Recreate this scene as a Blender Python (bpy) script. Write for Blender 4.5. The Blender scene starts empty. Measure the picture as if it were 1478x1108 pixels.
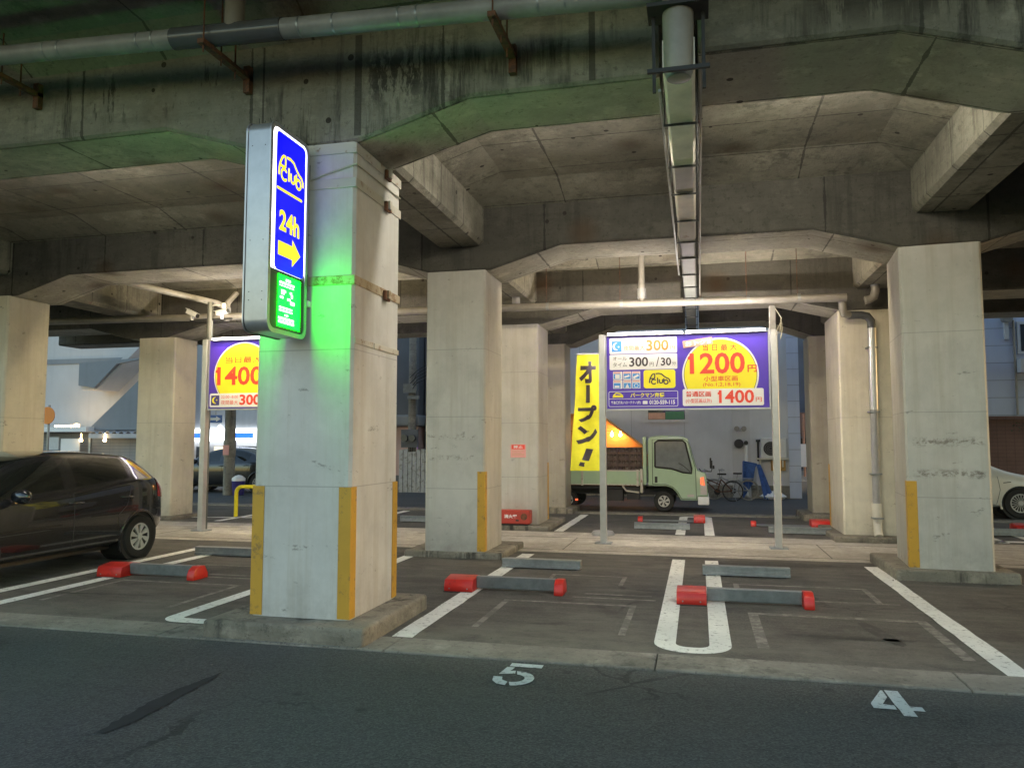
import bpy, bmesh, math, random
from mathutils import Vector, Matrix
R = math.radians
rnd = random.Random(7)
scene = bpy.context.scene
col = scene.collection

# ------------------------------------------------------------------ camera
cd = bpy.data.cameras.new('camera')
cd.sensor_width = 36.0
cd.lens = 1110.0 / 1478.0 * 36.0
cd.clip_start = 0.05
cd.clip_end = 800.0
cam = bpy.data.objects.new('camera', cd)
col.objects.link(cam)
cam.location = (0, 0, 1.6)
cam.rotation_euler = (R(94.3), 0, R(13.6))
scene.camera = cam

# ------------------------------------------------------------------ world, sun, exposure
world = bpy.data.worlds.new('World')
scene.world = world
world.use_nodes = True
wn = world.node_tree.nodes
wbg = wn['Background']
sky = wn.new('ShaderNodeTexSky')
sky.sky_type = 'NISHITA'
sky.sun_disc = False
sky.sun_elevation = R(6)
sky.sun_rotation = R(55)
world.node_tree.links.new(sky.outputs[0], wbg.inputs[0])
wbg.inputs[1].default_value = 0.13
sl = bpy.data.lights.new('sun', 'SUN')
sl.energy = 0.005
sl.angle = R(20)
sl.color = (1.0, 0.8, 0.65)
sun = bpy.data.objects.new('sun', sl)
col.objects.link(sun)
sun.rotation_euler = (R(84), 0, R(125))
vs = scene.view_settings
vs.view_transform = 'Standard'
vs.look = 'None'
vs.exposure = 2.25
vs.gamma = 1.0
vs.use_curve_mapping = False
scene.cycles.use_denoising = True
scene.cycles.max_bounces = 8
scene.cycles.diffuse_bounces = 5
scene.cycles.sample_clamp_indirect = 6.0
scene.cycles.caustics_reflective = False
scene.cycles.caustics_refractive = False

# ------------------------------------------------------------------ material helpers
class NT:
    def __init__(s, name):
        s.m = bpy.data.materials.new(name)
        s.m.use_nodes = True
        s.t = s.m.node_tree
        s.p = s.t.nodes['Principled BSDF']
        s._pos = None
    def n(s, kind, **kw):
        nd = s.t.nodes.new(kind)
        for k, v in kw.items():
            setattr(nd, k, v)
        return nd
    def l(s, a, b):
        s.t.links.new(a, b)
    def pos(s):
        if s._pos is None:
            s._pos = s.n('ShaderNodeNewGeometry').outputs['Position']
        return s._pos
    def scaled(s, sc, loc=(0, 0, 0)):
        mp = s.n('ShaderNodeMapping')
        mp.inputs['Scale'].default_value = sc
        mp.inputs['Location'].default_value = loc
        s.l(s.pos(), mp.inputs[0])
        return mp.outputs[0]
    def noise(s, sc, detail=5, rough=0.6, loc=(0, 0, 0), vec=None):
        nd = s.n('ShaderNodeTexNoise')
        nd.inputs['Detail'].default_value = detail
        nd.inputs['Roughness'].default_value = rough
        if vec is not None:
            s.l(vec, nd.inputs['Vector']); nd.inputs['Scale'].default_value = sc
        elif isinstance(sc, tuple):
            s.l(s.scaled(sc, loc), nd.inputs['Vector']); nd.inputs['Scale'].default_value = 1
        else:
            s.l(s.scaled((1, 1, 1), loc), nd.inputs['Vector']); nd.inputs['Scale'].default_value = sc
        return nd.outputs[0]
    def ramp(s, v, a, b, c0=(0, 0, 0, 1), c1=(1, 1, 1, 1)):
        r = s.n('ShaderNodeValToRGB')
        r.color_ramp.elements[0].position = a
        r.color_ramp.elements[1].position = b
        r.color_ramp.elements[0].color = c0
        r.color_ramp.elements[1].color = c1
        s.l(v, r.inputs[0])
        return r.outputs[0]
    def math(s, op, a, b=None, c=None):
        m = s.n('ShaderNodeMath', operation=op)
        for i, v in enumerate((a, b, c)):
            if v is None: continue
            if isinstance(v, (int, float)): m.inputs[i].default_value = v
            else: s.l(v, m.inputs[i])
        return m.outputs[0]
    def mix(s, f, a, b, mode='MIX'):
        m = s.n('ShaderNodeMix', data_type='RGBA', blend_type=mode)
        for i, v in ((0, f), (6, a), (7, b)):
            if isinstance(v, (int, float)): m.inputs[i].default_value = v
            elif isinstance(v, tuple): m.inputs[i].default_value = v if len(v) == 4 else v + (1,)
            else: s.l(v, m.inputs[i])
        return m.outputs[2]
    def xyz(s):
        x = s.n('ShaderNodeSeparateXYZ'); s.l(s.pos(), x.inputs[0])
        return x.outputs
    def box(s, lo, hi, soft=0.05):
        """1 inside a world box, soft edges"""
        o = s.xyz(); r = None
        for i in range(3):
            if lo[i] is None: continue
            c = (lo[i] + hi[i]) / 2; h = (hi[i] - lo[i]) / 2
            d = s.math('ABSOLUTE', s.math('SUBTRACT', o[i], c))
            mr = s.n('ShaderNodeMapRange')
            s.l(d, mr.inputs[0])
            mr.inputs[1].default_value = h + soft; mr.inputs[2].default_value = h - soft
            r = mr.outputs[0] if r is None else s.math('MULTIPLY', r, mr.outputs[0])
        return r
    def bump(s, h, strength=0.3, dist=0.01):
        b = s.n('ShaderNodeBump')
        b.inputs['Strength'].default_value = strength
        b.inputs['Distance'].default_value = dist
        s.l(h, b.inputs['Height'])
        s.l(b.outputs[0], s.p.inputs['Normal'])
    def done(s, c=None, rough=0.7, metal=0.0, spec=None):
        if c is not None:
            if isinstance(c, tuple): s.p.inputs['Base Color'].default_value = c if len(c) == 4 else c + (1,)
            else: s.l(c, s.p.inputs['Base Color'])
        if isinstance(rough, (int, float)): s.p.inputs['Roughness'].default_value = rough
        else: s.l(rough, s.p.inputs['Roughness'])
        s.p.inputs['Metallic'].default_value = metal
        if spec is not None: s.p.inputs['Specular IOR Level'].default_value = spec
        return s.m

def plain(name, c, rough=0.6, metal=0.0, var=0.12, sc=6.0, coat=0.0, spec=None):
    t = NT(name)
    n = t.noise(sc, 5, 0.65)
    f = t.ramp(n, 0.3, 0.7)
    a = tuple(x * (1 - var) for x in c); b = tuple(min(1, x * (1 + var)) for x in c)
    if coat:
        t.p.inputs['Coat Weight'].default_value = coat
        t.p.inputs['Coat Roughness'].default_value = 0.05
    return t.done(t.mix(f, a, b), rough, metal, spec)

def glow(name, c, strength, base=(0.8, 0.8, 0.8)):
    t = NT(name)
    t.p.inputs['Emission Color'].default_value = c + (1,)
    t.p.inputs['Emission Strength'].default_value = strength
    return t.done(base, 0.5)

def concrete(name, c, seam=1.8, dark=0.5, streak=0.5, zseam=None, extra=None, dots=True):
    t = NT(name)
    big = t.ramp(t.noise(0.55, 6, 0.65), 0.36, 0.63)
    mid = t.ramp(t.noise(3.2, 8, 0.75), 0.40, 0.62)
    fine = t.noise(38, 4, 0.7)
    cc = t.mix(big, tuple(x * (1 - dark * .6) for x in c), tuple(x * 1.18 for x in c))
    cc = t.mix(t.math('MULTIPLY', mid, 0.55), cc, tuple(x * 0.55 for x in c))
    cc = t.mix(t.math('MULTIPLY', t.ramp(t.noise((1.2, 1.2, 6), 6, .75, (4, 4, 4)), .52, .62), .5), cc, tuple(x * .45 for x in c))
    cc = t.mix(t.math('MULTIPLY', t.ramp(fine, 0.35, 0.75), 0.22), cc, tuple(x * 1.35 for x in c))
    sp = t.ramp(t.noise((14, 14, 14), 6, .8, (2, 7, 5)), .565, .62)
    cc = t.mix(t.math('MULTIPLY', sp, .65), cc, tuple(x * .35 for x in c))
    lm = t.ramp(t.noise((2.2, 2.2, 3.5), 7, .75, (9, 1, 4)), .55, .64)
    cc = t.mix(t.math('MULTIPLY', lm, .4), cc, tuple(min(1, x * 1.7) for x in c))
    # vertical dirt streaks
    s1 = t.ramp(t.noise((5.5, 5.5, 0.5), 7, 0.72), 0.50, 0.62)
    s2 = t.ramp(t.noise(0.8, 3, 0.6, (3, 1, 7)), 0.44, 0.54)
    cc = t.mix(t.math('MULTIPLY', t.math('MULTIPLY', s1, s2), streak), cc, (0.025, 0.023, 0.02))
    if extra:
        for lo, hi, scv, th in extra:
            bx = t.box(lo, hi, 0.12)
            ns = t.ramp(t.noise(scv, 6, 0.7, (1, 2, 3)), th, th + 0.06)
            cc = t.mix(t.math('MULTIPLY', t.math('MULTIPLY', bx, ns), 0.88), cc, (0.012, 0.011, 0.011))
    if seam:
        # each formwork panel cast in a slightly different tone
        sh = t.n('ShaderNodeVectorMath', operation='ADD'); t.l(t.pos(), sh.inputs[0]); sh.inputs[1].default_value = (.23, .54, 0)
        sn = t.n('ShaderNodeVectorMath', operation='SNAP'); t.l(sh.outputs[0], sn.inputs[0]); sn.inputs[1].default_value = (seam, .9, 50)
        wn_ = t.n('ShaderNodeTexWhiteNoise'); t.l(sn.outputs[0], wn_.inputs['Vector'])
        cc = t.mix(t.math('MULTIPLY', wn_.outputs['Value'], .38), cc, tuple(x * .45 for x in c))
        gr = t.ramp(t.noise((3, 60, 60), 3, .6), .42, .7)
        cc = t.mix(t.math('MULTIPLY', gr, .16), cc, tuple(x * .5 for x in c))
        o = t.xyz()
        line = None
        for i, sp, w in ((0, seam, 0.010), (1, 0.9, 0.007)):
            fr = t.math('PINGPONG', t.math('ADD', o[i], 0.31 * i + 0.23), sp / 2)
            k = t.math('LESS_THAN', fr, t.math('MULTIPLY', t.math('ADD', mid, .35), w * 1.5))
            line = k if line is None else t.math('MAXIMUM', line, k)
        cc = t.mix(t.math('MULTIPLY', line, 0.8), cc, tuple(x * 0.16 for x in c))
    if dots:
        v = t.n('ShaderNodeTexVoronoi'); v.inputs['Scale'].default_value = 2.6; v.inputs['Randomness'].default_value = 0.85
        t.l(t.pos(), v.inputs['Vector'])
        cc = t.mix(t.math('MULTIPLY', t.math('LESS_THAN', v.outputs['Distance'], 0.075), 0.9), cc, (0.02, 0.016, 0.012))
        # rust halos round old form ties
        v2 = t.n('ShaderNodeTexVoronoi'); v2.inputs['Scale'].default_value = 0.8
        t.l(t.scaled((1, 1, 1), (4, 2, 1)), v2.inputs['Vector'])
        cc = t.mix(t.math('MULTIPLY', t.ramp(v2.outputs['Distance'], 0.0, 0.22, (1, 1, 1, 1), (0, 0, 0, 1)), 0.8), cc, (0.07, 0.036, 0.014))
    t.bump(t.math('ADD', fine, t.math('MULTIPLY', mid, 0.8)), 0.55, 0.014)
    return t.done(cc, 0.88)

def paint_wall(name, c, marks=(), seams=()):
    """painted column: faint rolled texture, runs, scuffs"""
    t = NT(name)
    n1 = t.ramp(t.noise(0.9, 6, 0.7), 0.36, 0.64)
    cc = t.mix(n1, tuple(x * .84 for x in c), tuple(x * 1.06 for x in c))
    st = t.ramp(t.noise((7, 7, 0.35), 6, 0.68), 0.48, 0.66)
    cc = t.mix(t.math('MULTIPLY', st, 0.4), cc, tuple(x * f for x, f in zip(c, (.68, .62, .52))))
    bl = t.ramp(t.noise((1.4, 1.4, 1.0), 7, .72, (6, 2, 3)), .50, .62)
    cc = t.mix(t.math('MULTIPLY', bl, .3), cc, tuple(x * .6 for x in c))
    sc = t.ramp(t.noise((4, 4, 9), 7, 0.75, (2, 5, 1)), 0.625, 0.67)
    cc = t.mix(t.math('MULTIPLY', sc, 0.55), cc, (0.10, 0.09, 0.08))
    o = t.xyz()
    # splash dirt rising from the ground
    low = t.n('ShaderNodeMapRange'); t.l(o[2], low.inputs[0]); low.inputs[1].default_value = 0.55; low.inputs[2].default_value = 0.08
    cc = t.mix(t.math('MULTIPLY', t.math('MULTIPLY', low.outputs[0], t.ramp(t.noise(4, 6, .7, (9, 9, 9)), .3, .7)), 0.5), cc, (0.13, 0.11, 0.09))
    for lo, hi, th in marks:
        bx = t.box(lo, hi, 0.03)
        ns = t.ramp(t.noise((15, 15, 22), 6, 0.75), th, th + 0.1)
        cc = t.mix(t.math('MULTIPLY', t.math('MULTIPLY', bx, ns), 0.75), cc, (0.13, 0.10, 0.075))
    for z in seams:
        k = t.math('LESS_THAN', t.math('ABSOLUTE', t.math('SUBTRACT', o[2], z)), 0.005)
        cc = t.mix(t.math('MULTIPLY', k, 0.5), cc, tuple(x * .4 for x in c))
    t.bump(t.noise(30, 3, 0.6), 0.12, 0.006)
    return t.done(cc, 0.55)

def asphalt(name, c, speck=0.5, patch=0.5, extra=None):
    t = NT(name)
    big = t.ramp(t.noise(0.6, 5, 0.65), 0.3, 0.7)
    cc = t.mix(big, tuple(x * (1 - patch * .5) for x in c), tuple(x * (1 + patch * .5) for x in c))
    band = t.ramp(t.noise((0.5, 4.5, 1), 6, 0.7, (5, 0, 0)), 0.4, 0.72)
    cc = t.mix(t.math('MULTIPLY', band, 0.4), cc, tuple(x * 1.7 for x in c))
    v = t.n('ShaderNodeTexVoronoi'); v.inputs['Scale'].default_value = 85
    t.l(t.pos(), v.inputs['Vector'])
    st = t.ramp(v.outputs['Color'], 0.25, 0.95)
    cc = t.mix(t.math('MULTIPLY', st, min(1, speck * 1.5)), cc, tuple(min(1, x * 2.4) for x in c))
    cc = t.mix(t.math('MULTIPLY', t.ramp(t.noise(140, 2, .5), .3, .5, (1, 1, 1, 1), (0, 0, 0, 1)), .6), cc, tuple(x * .35 for x in c))
    wsp = t.math('GREATER_THAN', t.noise(70, 2, 0.5, (1, 8, 3)), 0.71)
    cc = t.mix(t.math('MULTIPLY', wsp, speck), cc, tuple(min(1, x * 4) for x in c))
    cr = t.n('ShaderNodeTexVoronoi', feature='DISTANCE_TO_EDGE'); cr.inputs['Scale'].default_value = 0.55
    w = t.noise(2.5, 4, 0.6)
    off = t.n('ShaderNodeVectorMath', operation='MULTIPLY_ADD')
    t.l(w, off.inputs[0]); off.inputs[1].default_value = (.5, .5, 0); t.l(t.pos(), off.inputs[2])
    t.l(off.outputs[0], cr.inputs['Vector'])
    crk = t.math('MULTIPLY', t.math('LESS_THAN', cr.outputs['Distance'], 0.008), t.ramp(t.noise(.5, 2, .5, (7, 7, 0)), .5, .6))
    cc = t.mix(t.math('MULTIPLY', crk, 0.7), cc, tuple(x * .3 for x in c))
    if extra: cc = extra(t, cc)
    t.bump(t.math('ADD', v.outputs['Distance'], t.noise(25, 3, .6)), 0.5, 0.006)
    rg = t.n('ShaderNodeMapRange'); t.l(big, rg.inputs[0]); rg.inputs[3].default_value = .68; rg.inputs[4].default_value = .9
    return t.done(cc, rg.outputs[0])

def worn(name, c, under, amount=0.45, sc=9, rough=0.7):
    """paint worn through to what lies under it"""
    t = NT(name)
    m = t.ramp(t.noise(sc, 8, 0.78), 1 - amount - .32, 1 - amount - .22, (1, 1, 1, 1), (0, 0, 0, 1)) if False else t.ramp(t.noise(sc, 8, 0.75), 0.62 - amount * .3, 0.70 - amount * .3)
    d = t.ramp(t.noise(1.7, 5, .6, (3, 3, 3)), .3, .75)
    a = t.mix(d, c, tuple(x * .78 for x in c))
    return t.done(t.mix(t.math('MULTIPLY', m, 0.75), a, under), rough)

M = {}
def drive_marks(t, cc):
    f = t.ramp(t.noise((2.2, .35, 1), 6, .7, (3, 3, 0)), .5, .72)
    cc = t.mix(t.math('MULTIPLY', f, .35), cc, (.095, .095, .09))
    d = t.ramp(t.noise(3.5, 7, .75, (5, 2, 0)), .64, .70)
    cc = t.mix(t.math('MULTIPLY', d, .6), cc, (.022, .023, .022))
    sp = t.n('ShaderNodeTexVoronoi'); sp.inputs['Scale'].default_value = 1.7; t.l(t.pos(), sp.inputs['Vector'])
    cc = t.mix(t.math('MULTIPLY', t.ramp(sp.outputs['Distance'], .03, .09, (1, 1, 1, 1), (0, 0, 0, 1)), .6), cc, (.018, .018, .018))
    return cc
M['asphalt_new'] = asphalt('asphalt_drive', (0.051, 0.053, 0.051), 0.6, 0.8, drive_marks)
def bay_marks(t, cc):
    # tyre polish and grey dusty wear across the bays
    f = t.ramp(t.noise((0.7, 9, 1), 7, 0.72, (2, 0, 0)), .48, .64)
    cc = t.mix(t.math('MULTIPLY', f, .35), cc, (.17, .155, .135))
    d = t.ramp(t.noise(1.3, 6, .7, (8, 1, 0)), .50, .62)
    cc = t.mix(t.math('MULTIPLY', d, .5), cc, (.028, .026, .024))
    y = t.xyz()[1]
    edge = t.n('ShaderNodeMapRange'); t.l(y, edge.inputs[0]); edge.inputs[1].default_value = 7.1; edge.inputs[2].default_value = 5.9
    cc = t.mix(t.math('MULTIPLY', t.math('MULTIPLY', edge.outputs[0], t.ramp(t.noise(4, 6, .7), .32, .6)), .8), cc, (.17, .155, .13))
    w2 = t.ramp(t.noise((1.6, 3.2, 1), 7, .75, (1, 6, 0)), .50, .60)
    cc = t.mix(t.math('MULTIPLY', w2, .45), cc, (.14, .13, .115))
    return cc
M['asphalt_bay'] = asphalt('asphalt_bays', (0.058, 0.054, 0.048), 0.4, 0.7, bay_marks)
M['asphalt_street'] = asphalt('asphalt_street', (0.055, 0.058, 0.062), 0.3, 0.3)
M['ground'] = asphalt('ground_dirt', (0.07, 0.068, 0.065), 0.2, 0.4)
M['path'] = concrete('path_concrete', (0.40, 0.37, 0.33), 0, 0.35, 0.0, dots=False)
M['kerb'] = concrete('kerb_concrete', (0.27, 0.25, 0.215), 0, 0.6, 0.5, dots=False)
M['plinth'] = concrete('plinth_concrete', (0.25, 0.225, 0.18), 0, 1.0, 1.0, dots=False)
M['soffit_lit'] = concrete('soffit_concrete_lit', (0.50, 0.475, 0.395), 1.9, 0.55, 0.0)  # paler than the beams: light on the undersides put into the colour
M['beam'] = concrete('beam_concrete', (0.27, 0.26, 0.21), 1.8, 0.6, 0.9,
                     extra=[((-2.76, 5.5, 4.5), (-2.15, 6.1, 4.92), (13, 13, 4.5), 0.47),
                            ((-2.3, 5.5, 4.68), (-1.9, 6.1, 4.9), (13, 13, 4.5), 0.54),
                            ((0.85, 5.5, 4.6), (6.0, 5.9, 5.6), (7.5, 7.5, 0.9), 0.46),
                            ((-6.4, 5.5, 4.6), (-3.75, 6.1, 5.02), (9, 9, 2.0), 0.585)])
M['beam_dark'] = concrete('beam_concrete_soot_shade', (0.10, 0.095, 0.078), 1.8, 0.4, 0.5)  # stained concrete, darkened further to hold the rear beam faces in shade
M['slab'] = concrete('slab_concrete', (0.31, 0.29, 0.232), 1.5, 0.6, 0.5)
M['col_front'] = paint_wall('column_paint_white', (0.62, 0.61, 0.585), seams=(1.225, 2.38),
                            marks=[((-3.8, 5.8, 1.2), (-2.8, 7.0, 1.32), .60), ((-2.95, 5.9, 1.45), (-2.8, 7.0, 2.3), .62)])
M['col'] = paint_wall('column_paint_grey', (0.50, 0.485, 0.445), seams=(0.95, 1.95, 2.9),
                      marks=[((-3.72, 10.2, 1.64), (-3.0, 10.4, 1.70), .50), ((-3.72, 10.2, 1.35), (-3.0, 10.4, 1.40), .51),
                             ((2.48, 9.9, 1.56), (3.2, 10.05, 1.64), .47), ((2.48, 9.9, 1.19), (3.2, 10.05, 1.27), .46)])
M['col_warm'] = paint_wall('column_paint_cream', (0.60, 0.56, 0.46), seams=(2.0,))
M['col_old'] = paint_wall('column_paint_old', (0.42, 0.385, 0.32))
M['white_line'] = worn('line_paint', (0.84, 0.84, 0.80), (0.14, 0.13, 0.12), 0.24, 16)
M['white_new'] = worn('stencil_paint', (0.68, 0.72, 0.72), (0.09, 0.09, 0.09), 0.26, 24)
M['ghost_line'] = worn('old_line_paint', (0.25, 0.235, 0.21), (0.075, 0.07, 0.062), 0.55, 7)
M['dark_patch'] = worn('tar_patch', (0.035, 0.033, 0.03), (0.07, 0.066, 0.06), 0.35, 9)
M['wet'] = plain('damp_asphalt', (0.022, 0.024, 0.025), 0.85, var=.3)
M['guard'] = worn('guard_yellow', (0.60, 0.33, 0.035), (0.22, 0.13, 0.05), 0.22, 10, 0.5)
M['guard_side'] = M['guard']
M['yellow'] = plain('hoop_yellow', (0.75, 0.62, 0.02), 0.35)
M['steel'] = plain('galvanised_steel', (0.30, 0.315, 0.325), 0.42, 0.7, 0.18, 14)
M['steel_paint'] = plain('grey_steel', (0.22, 0.235, 0.245), 0.45, 0.35, 0.2, 10)
M['alu'] = plain('aluminium', (0.46, 0.46, 0.475), 0.35, 0.6, 0.08, 9)
M['ac'] = plain('ac_white', (0.55, 0.56, 0.57), .5, 0, .08)
M['pipe'] = plain('grey_pipe', (0.26, 0.26, 0.265), 0.45, 0, 0.25, 3)
M['pipe_light'] = plain('light_pipe', (0.25, 0.235, 0.21), 0.4, 0, 0.2, 3)
M['pipe_dark'] = plain('dark_pipe', (0.09, 0.095, 0.105), 0.25, 0, 0.15, 3)
M['rust'] = worn('rusty_bracket', (0.16, 0.06, 0.025), (0.05, 0.025, 0.015), 0.5, 14)
M['strap'] = worn('strap_paint', (0.60, 0.57, 0.50), (0.22, 0.11, 0.035), 0.2, 7)
M['strap_rust'] = worn('strap_rust', (0.50, 0.42, 0.30), (0.2, 0.09, 0.03), 0.5, 8)
M['gutter'] = plain('gutter_sheet', (0.74, 0.68, 0.58), 0.5, 0, 0.25, 2.5)
M['gutter_dark'] = plain('gutter_shade_and_pole', (0.10, 0.105, 0.10), 0.5, 0, 0.25, 2.5)  # shade painted into the far troughs; also the camera pole's dark tone
M['black'] = plain('black_rubber', (0.02, 0.02, 0.02), 0.6)
M['cable'] = plain('cable', (0.5, 0.47, 0.38), 0.5)
M['red'] = worn('lock_red', (0.62, 0.028, 0.02), (0.25, 0.02, 0.02), 0.12, 9, 0.32)
M['red_box'] = worn('hydrant_red', (0.45, 0.045, 0.03), (0.25, 0.05, 0.04), 0.25, 8, 0.5)
M['s_blue'] = plain('sign_blue', (0.075, 0.03, 0.46), 0.4, var=0.03)
M['s_white'] = plain('sign_white', (0.82, 0.82, 0.84), 0.4, var=0.02)
M['s_yellow'] = plain('sign_yellow', (0.90, 0.80, 0.02), 0.4, var=0.03)
M['s_red'] = plain('sign_red', (0.78, 0.06, 0.03), 0.4, var=0.03)
M['s_orange'] = plain('sign_orange', (0.75, 0.28, 0.05), 0.4, var=0.03)
M['s_black'] = plain('sign_black', (0.04, 0.03, 0.04), 0.4, var=0.03)
M['s_navy'] = plain('sign_navy', (0.05, 0.04, 0.20), 0.4, var=0.03)
M['s_cyan'] = plain('sign_cyan', (0.06, 0.30, 0.75), 0.4, var=0.03)
M['s_pink'] = plain('sign_pink', (0.75, 0.35, 0.33), 0.5, var=0.05)
M['s_salmon'] = plain('sign_salmon', (0.62, 0.36, 0.26), 0.6, var=0.1)
M['led'] = glow('led_tube', (1.0, 0.90, 0.92), 11.0)
M['fill_strip'] = glow('fill_tube', (1.0, 0.82, 0.56), 60.0)  # tubes of the unseen strip lights added to brighten path, beams and columns
M['fill_strip_left'] = glow('fill_tube_yellow', (1.0, 0.80, 0.46), 210.0)
M['back_fill_tube'] = glow('board_back_fill', (1.0, 0.90, 0.75), 75.0)  # unseen tubes added behind the boards for extra light
M['fill_strip_dim'] = glow('fill_tube_dim', (1.0, 0.94, 0.80), 88.0)
M['g_blue'] = glow('lightbox_blue', (0.0, 0.0, 0.75), 0.3, (0.01, 0.01, 0.4))
M['g_yellow'] = glow('lightbox_yellow', (0.9, 0.72, 0.02), 0.3, (0.8, 0.7, 0.05))
M['g_white'] = glow('lightbox_white', (0.95, 0.95, 1.0), 1.0)
M['g_green'] = glow('led_green', (0.0, 1.0, 0.004), 7.0, (0.02, 0.3, 0.05))
M['g_text'] = glow('led_text', (0.75, 1.0, 0.82), 0.9)

# ------------------------------------------------------------------ mesh helpers
class MB:
    def __init__(s, mtx=None):
        s.v = []; s.f = []; s.mi = []; s.M = mtx; s.m = 0
    def add(s, vs_, fs, mi=None):
        b = len(s.v)
        for p in vs_:
            p = Vector(p)
            s.v.append(s.M @ p if s.M else p)
        for f in fs:
            s.f.append([i + b for i in f]); s.mi.append(s.m if mi is None else mi)
        return s
    def box(s, x0, x1, y0, y1, z0, z1, mi=None):
        return s.add([(x0, y0, z0), (x1, y0, z0), (x1, y1, z0), (x0, y1, z0), (x0, y0, z1), (x1, y0, z1), (x1, y1, z1), (x0, y1, z1)],
                     [(0, 3, 2, 1), (4, 5, 6, 7), (0, 1, 5, 4), (1, 2, 6, 5), (2, 3, 7, 6), (3, 0, 4, 7)], mi)
    def prism(s, poly, axis, a0, a1, mi=None):
        """poly: 2-D points in the two other axes, in order (x,y)/(x,z)/(y,z)"""
        def p3(p, a):
            return {'x': (a, p[0], p[1]), 'y': (p[0], a, p[1]), 'z': (p[0], p[1], a)}[axis]
        n = len(poly)
        vs_ = [p3(p, a0) for p in poly] + [p3(p, a1) for p in poly]
        fs = [list(range(n)), list(range(2 * n - 1, n - 1, -1))] + [(i, i + n, (i + 1) % n + n, (i + 1) % n) for i in range(n)]
        return s.add(vs_, fs, mi)
    def tube(s, pts, r, seg=10, mi=None, caps=True):
        pts = [Vector(p) for p in pts]
        n = len(pts); rings = []
        up = None
        for i, p in enumerate(pts):
            d = (pts[min(i + 1, n - 1)] - pts[max(i - 1, 0)])
            d.normalize()
            if up is None:
                up = Vector((0, 0, 1)) if abs(d.z) < .9 else Vector((1, 0, 0))
            a = d.cross(up)
            if a.length < 1e-4: a = d.cross(Vector((0, 1, 0.01)))
            a.normalize(); b = a.cross(d).normalized(); up = b
            rr = r[i] if isinstance(r, (list, tuple)) else r
            rings.append([p + (a * math.cos(t) + b * math.sin(t)) * rr for t in [2 * math.pi * k / seg for k in range(seg)]])
        vs_ = [q for ring in rings for q in ring]
        fs = []
        for i in range(n - 1):
            for k in range(seg):
                k2 = (k + 1) % seg
                fs.append((i * seg + k, i * seg + k2, (i + 1) * seg + k2, (i + 1) * seg + k))
        if caps:
            fs.append(list(range(seg))); fs.append(list(range(n * seg - 1, (n - 1) * seg - 1, -1)))
        return s.add(vs_, fs, mi)
    def lathe(s, prof, c=(0, 0, 0), axis='z', seg=24, mi=None, cap=True):
        """prof: (r, h) pairs"""
        vs_ = []; fs = []
        n = len(prof)
        for (r, h) in prof:
            for k in range(seg):
                t = 2 * math.pi * k / seg
                a, b = r * math.cos(t), r * math.sin(t)
                q = {'z': (a, b, h), 'y': (a, h, b), 'x': (h, a, b)}[axis]
                vs_.append((q[0] + c[0], q[1] + c[1], q[2] + c[2]))
        for i in range(n - 1):
            for k in range(seg):
                k2 = (k + 1) % seg
                fs.append((i * seg + k, i * seg + k2, (i + 1) * seg + k2, (i + 1) * seg + k))
        if cap and prof[0][0] > 1e-5: fs.append(list(range(seg)))
        if cap and prof[-1][0] > 1e-5: fs.append(list(range((n - 1) * seg, n * seg)))
        return s.add(vs_, fs, mi)
    def build(s, name, mat, parent=None, bevel=0, smooth=None, label=None, seg=1):
        me = bpy.data.meshes.new(name)
        me.from_pydata([tuple(v) for v in s.v], [], s.f)
        mats = mat if isinstance(mat, (list, tuple)) else [mat]
        for m in mats: me.materials.append(M[m] if isinstance(m, str) else m)
        if len(mats) > 1:
            me.polygons.foreach_set('material_index', s.mi)
        bm = bmesh.new(); bm.from_mesh(me)
        bmesh.ops.remove_doubles(bm, verts=bm.verts, dist=1e-5)
        bmesh.ops.recalc_face_normals(bm, faces=bm.faces)
        if bevel:
            es = [e for e in bm.edges if len(e.link_faces) == 2 and e.calc_face_angle(0) > 0.5]
            bmesh.ops.bevel(bm, geom=es, offset=bevel, segments=seg, affect='EDGES', clamp_overlap=True, profile=0.6)
        bm.to_mesh(me); bm.free()
        if smooth:
            me.shade_smooth(); me.set_sharp_from_angle(angle=R(smooth))
        o = bpy.data.objects.new(name, me)
        col.objects.link(o)
        if parent is not None: o.parent = parent
        if label: o['label'] = label
        return o

def thing(name, label, cat, loc=(0, 0, 0), rz=0.0, group=None):
    o = bpy.data.objects.new(name, None)
    o.empty_display_size = 0.1
    col.objects.link(o)
    o.location = loc; o.rotation_euler = (0, 0, rz)
    o['label'] = label; o['category'] = cat
    if group: o['group'] = group
    return o
def tag(o, label, cat, group=None):
    o['label'] = label; o['category'] = cat
    if group: o['group'] = group
    return o
def structure(o):
    o['kind'] = 'structure'; return o
def kids(o):
    return [x for x in col.objects if x.parent == o]
def copy_thing(root, loc, rz=None, label=None, group=None):
    r = root.copy(); col.objects.link(r)
    r.location = loc
    if rz is not None: r.rotation_euler = (0, 0, rz)
    if label: r['label'] = label
    if group: r['group'] = group
    for ch in kids(root):
        c = ch.copy(); col.objects.link(c); c.parent = r
        for g in kids(ch):
            d = g.copy(); col.objects.link(d); d.parent = c
    return r

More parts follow.
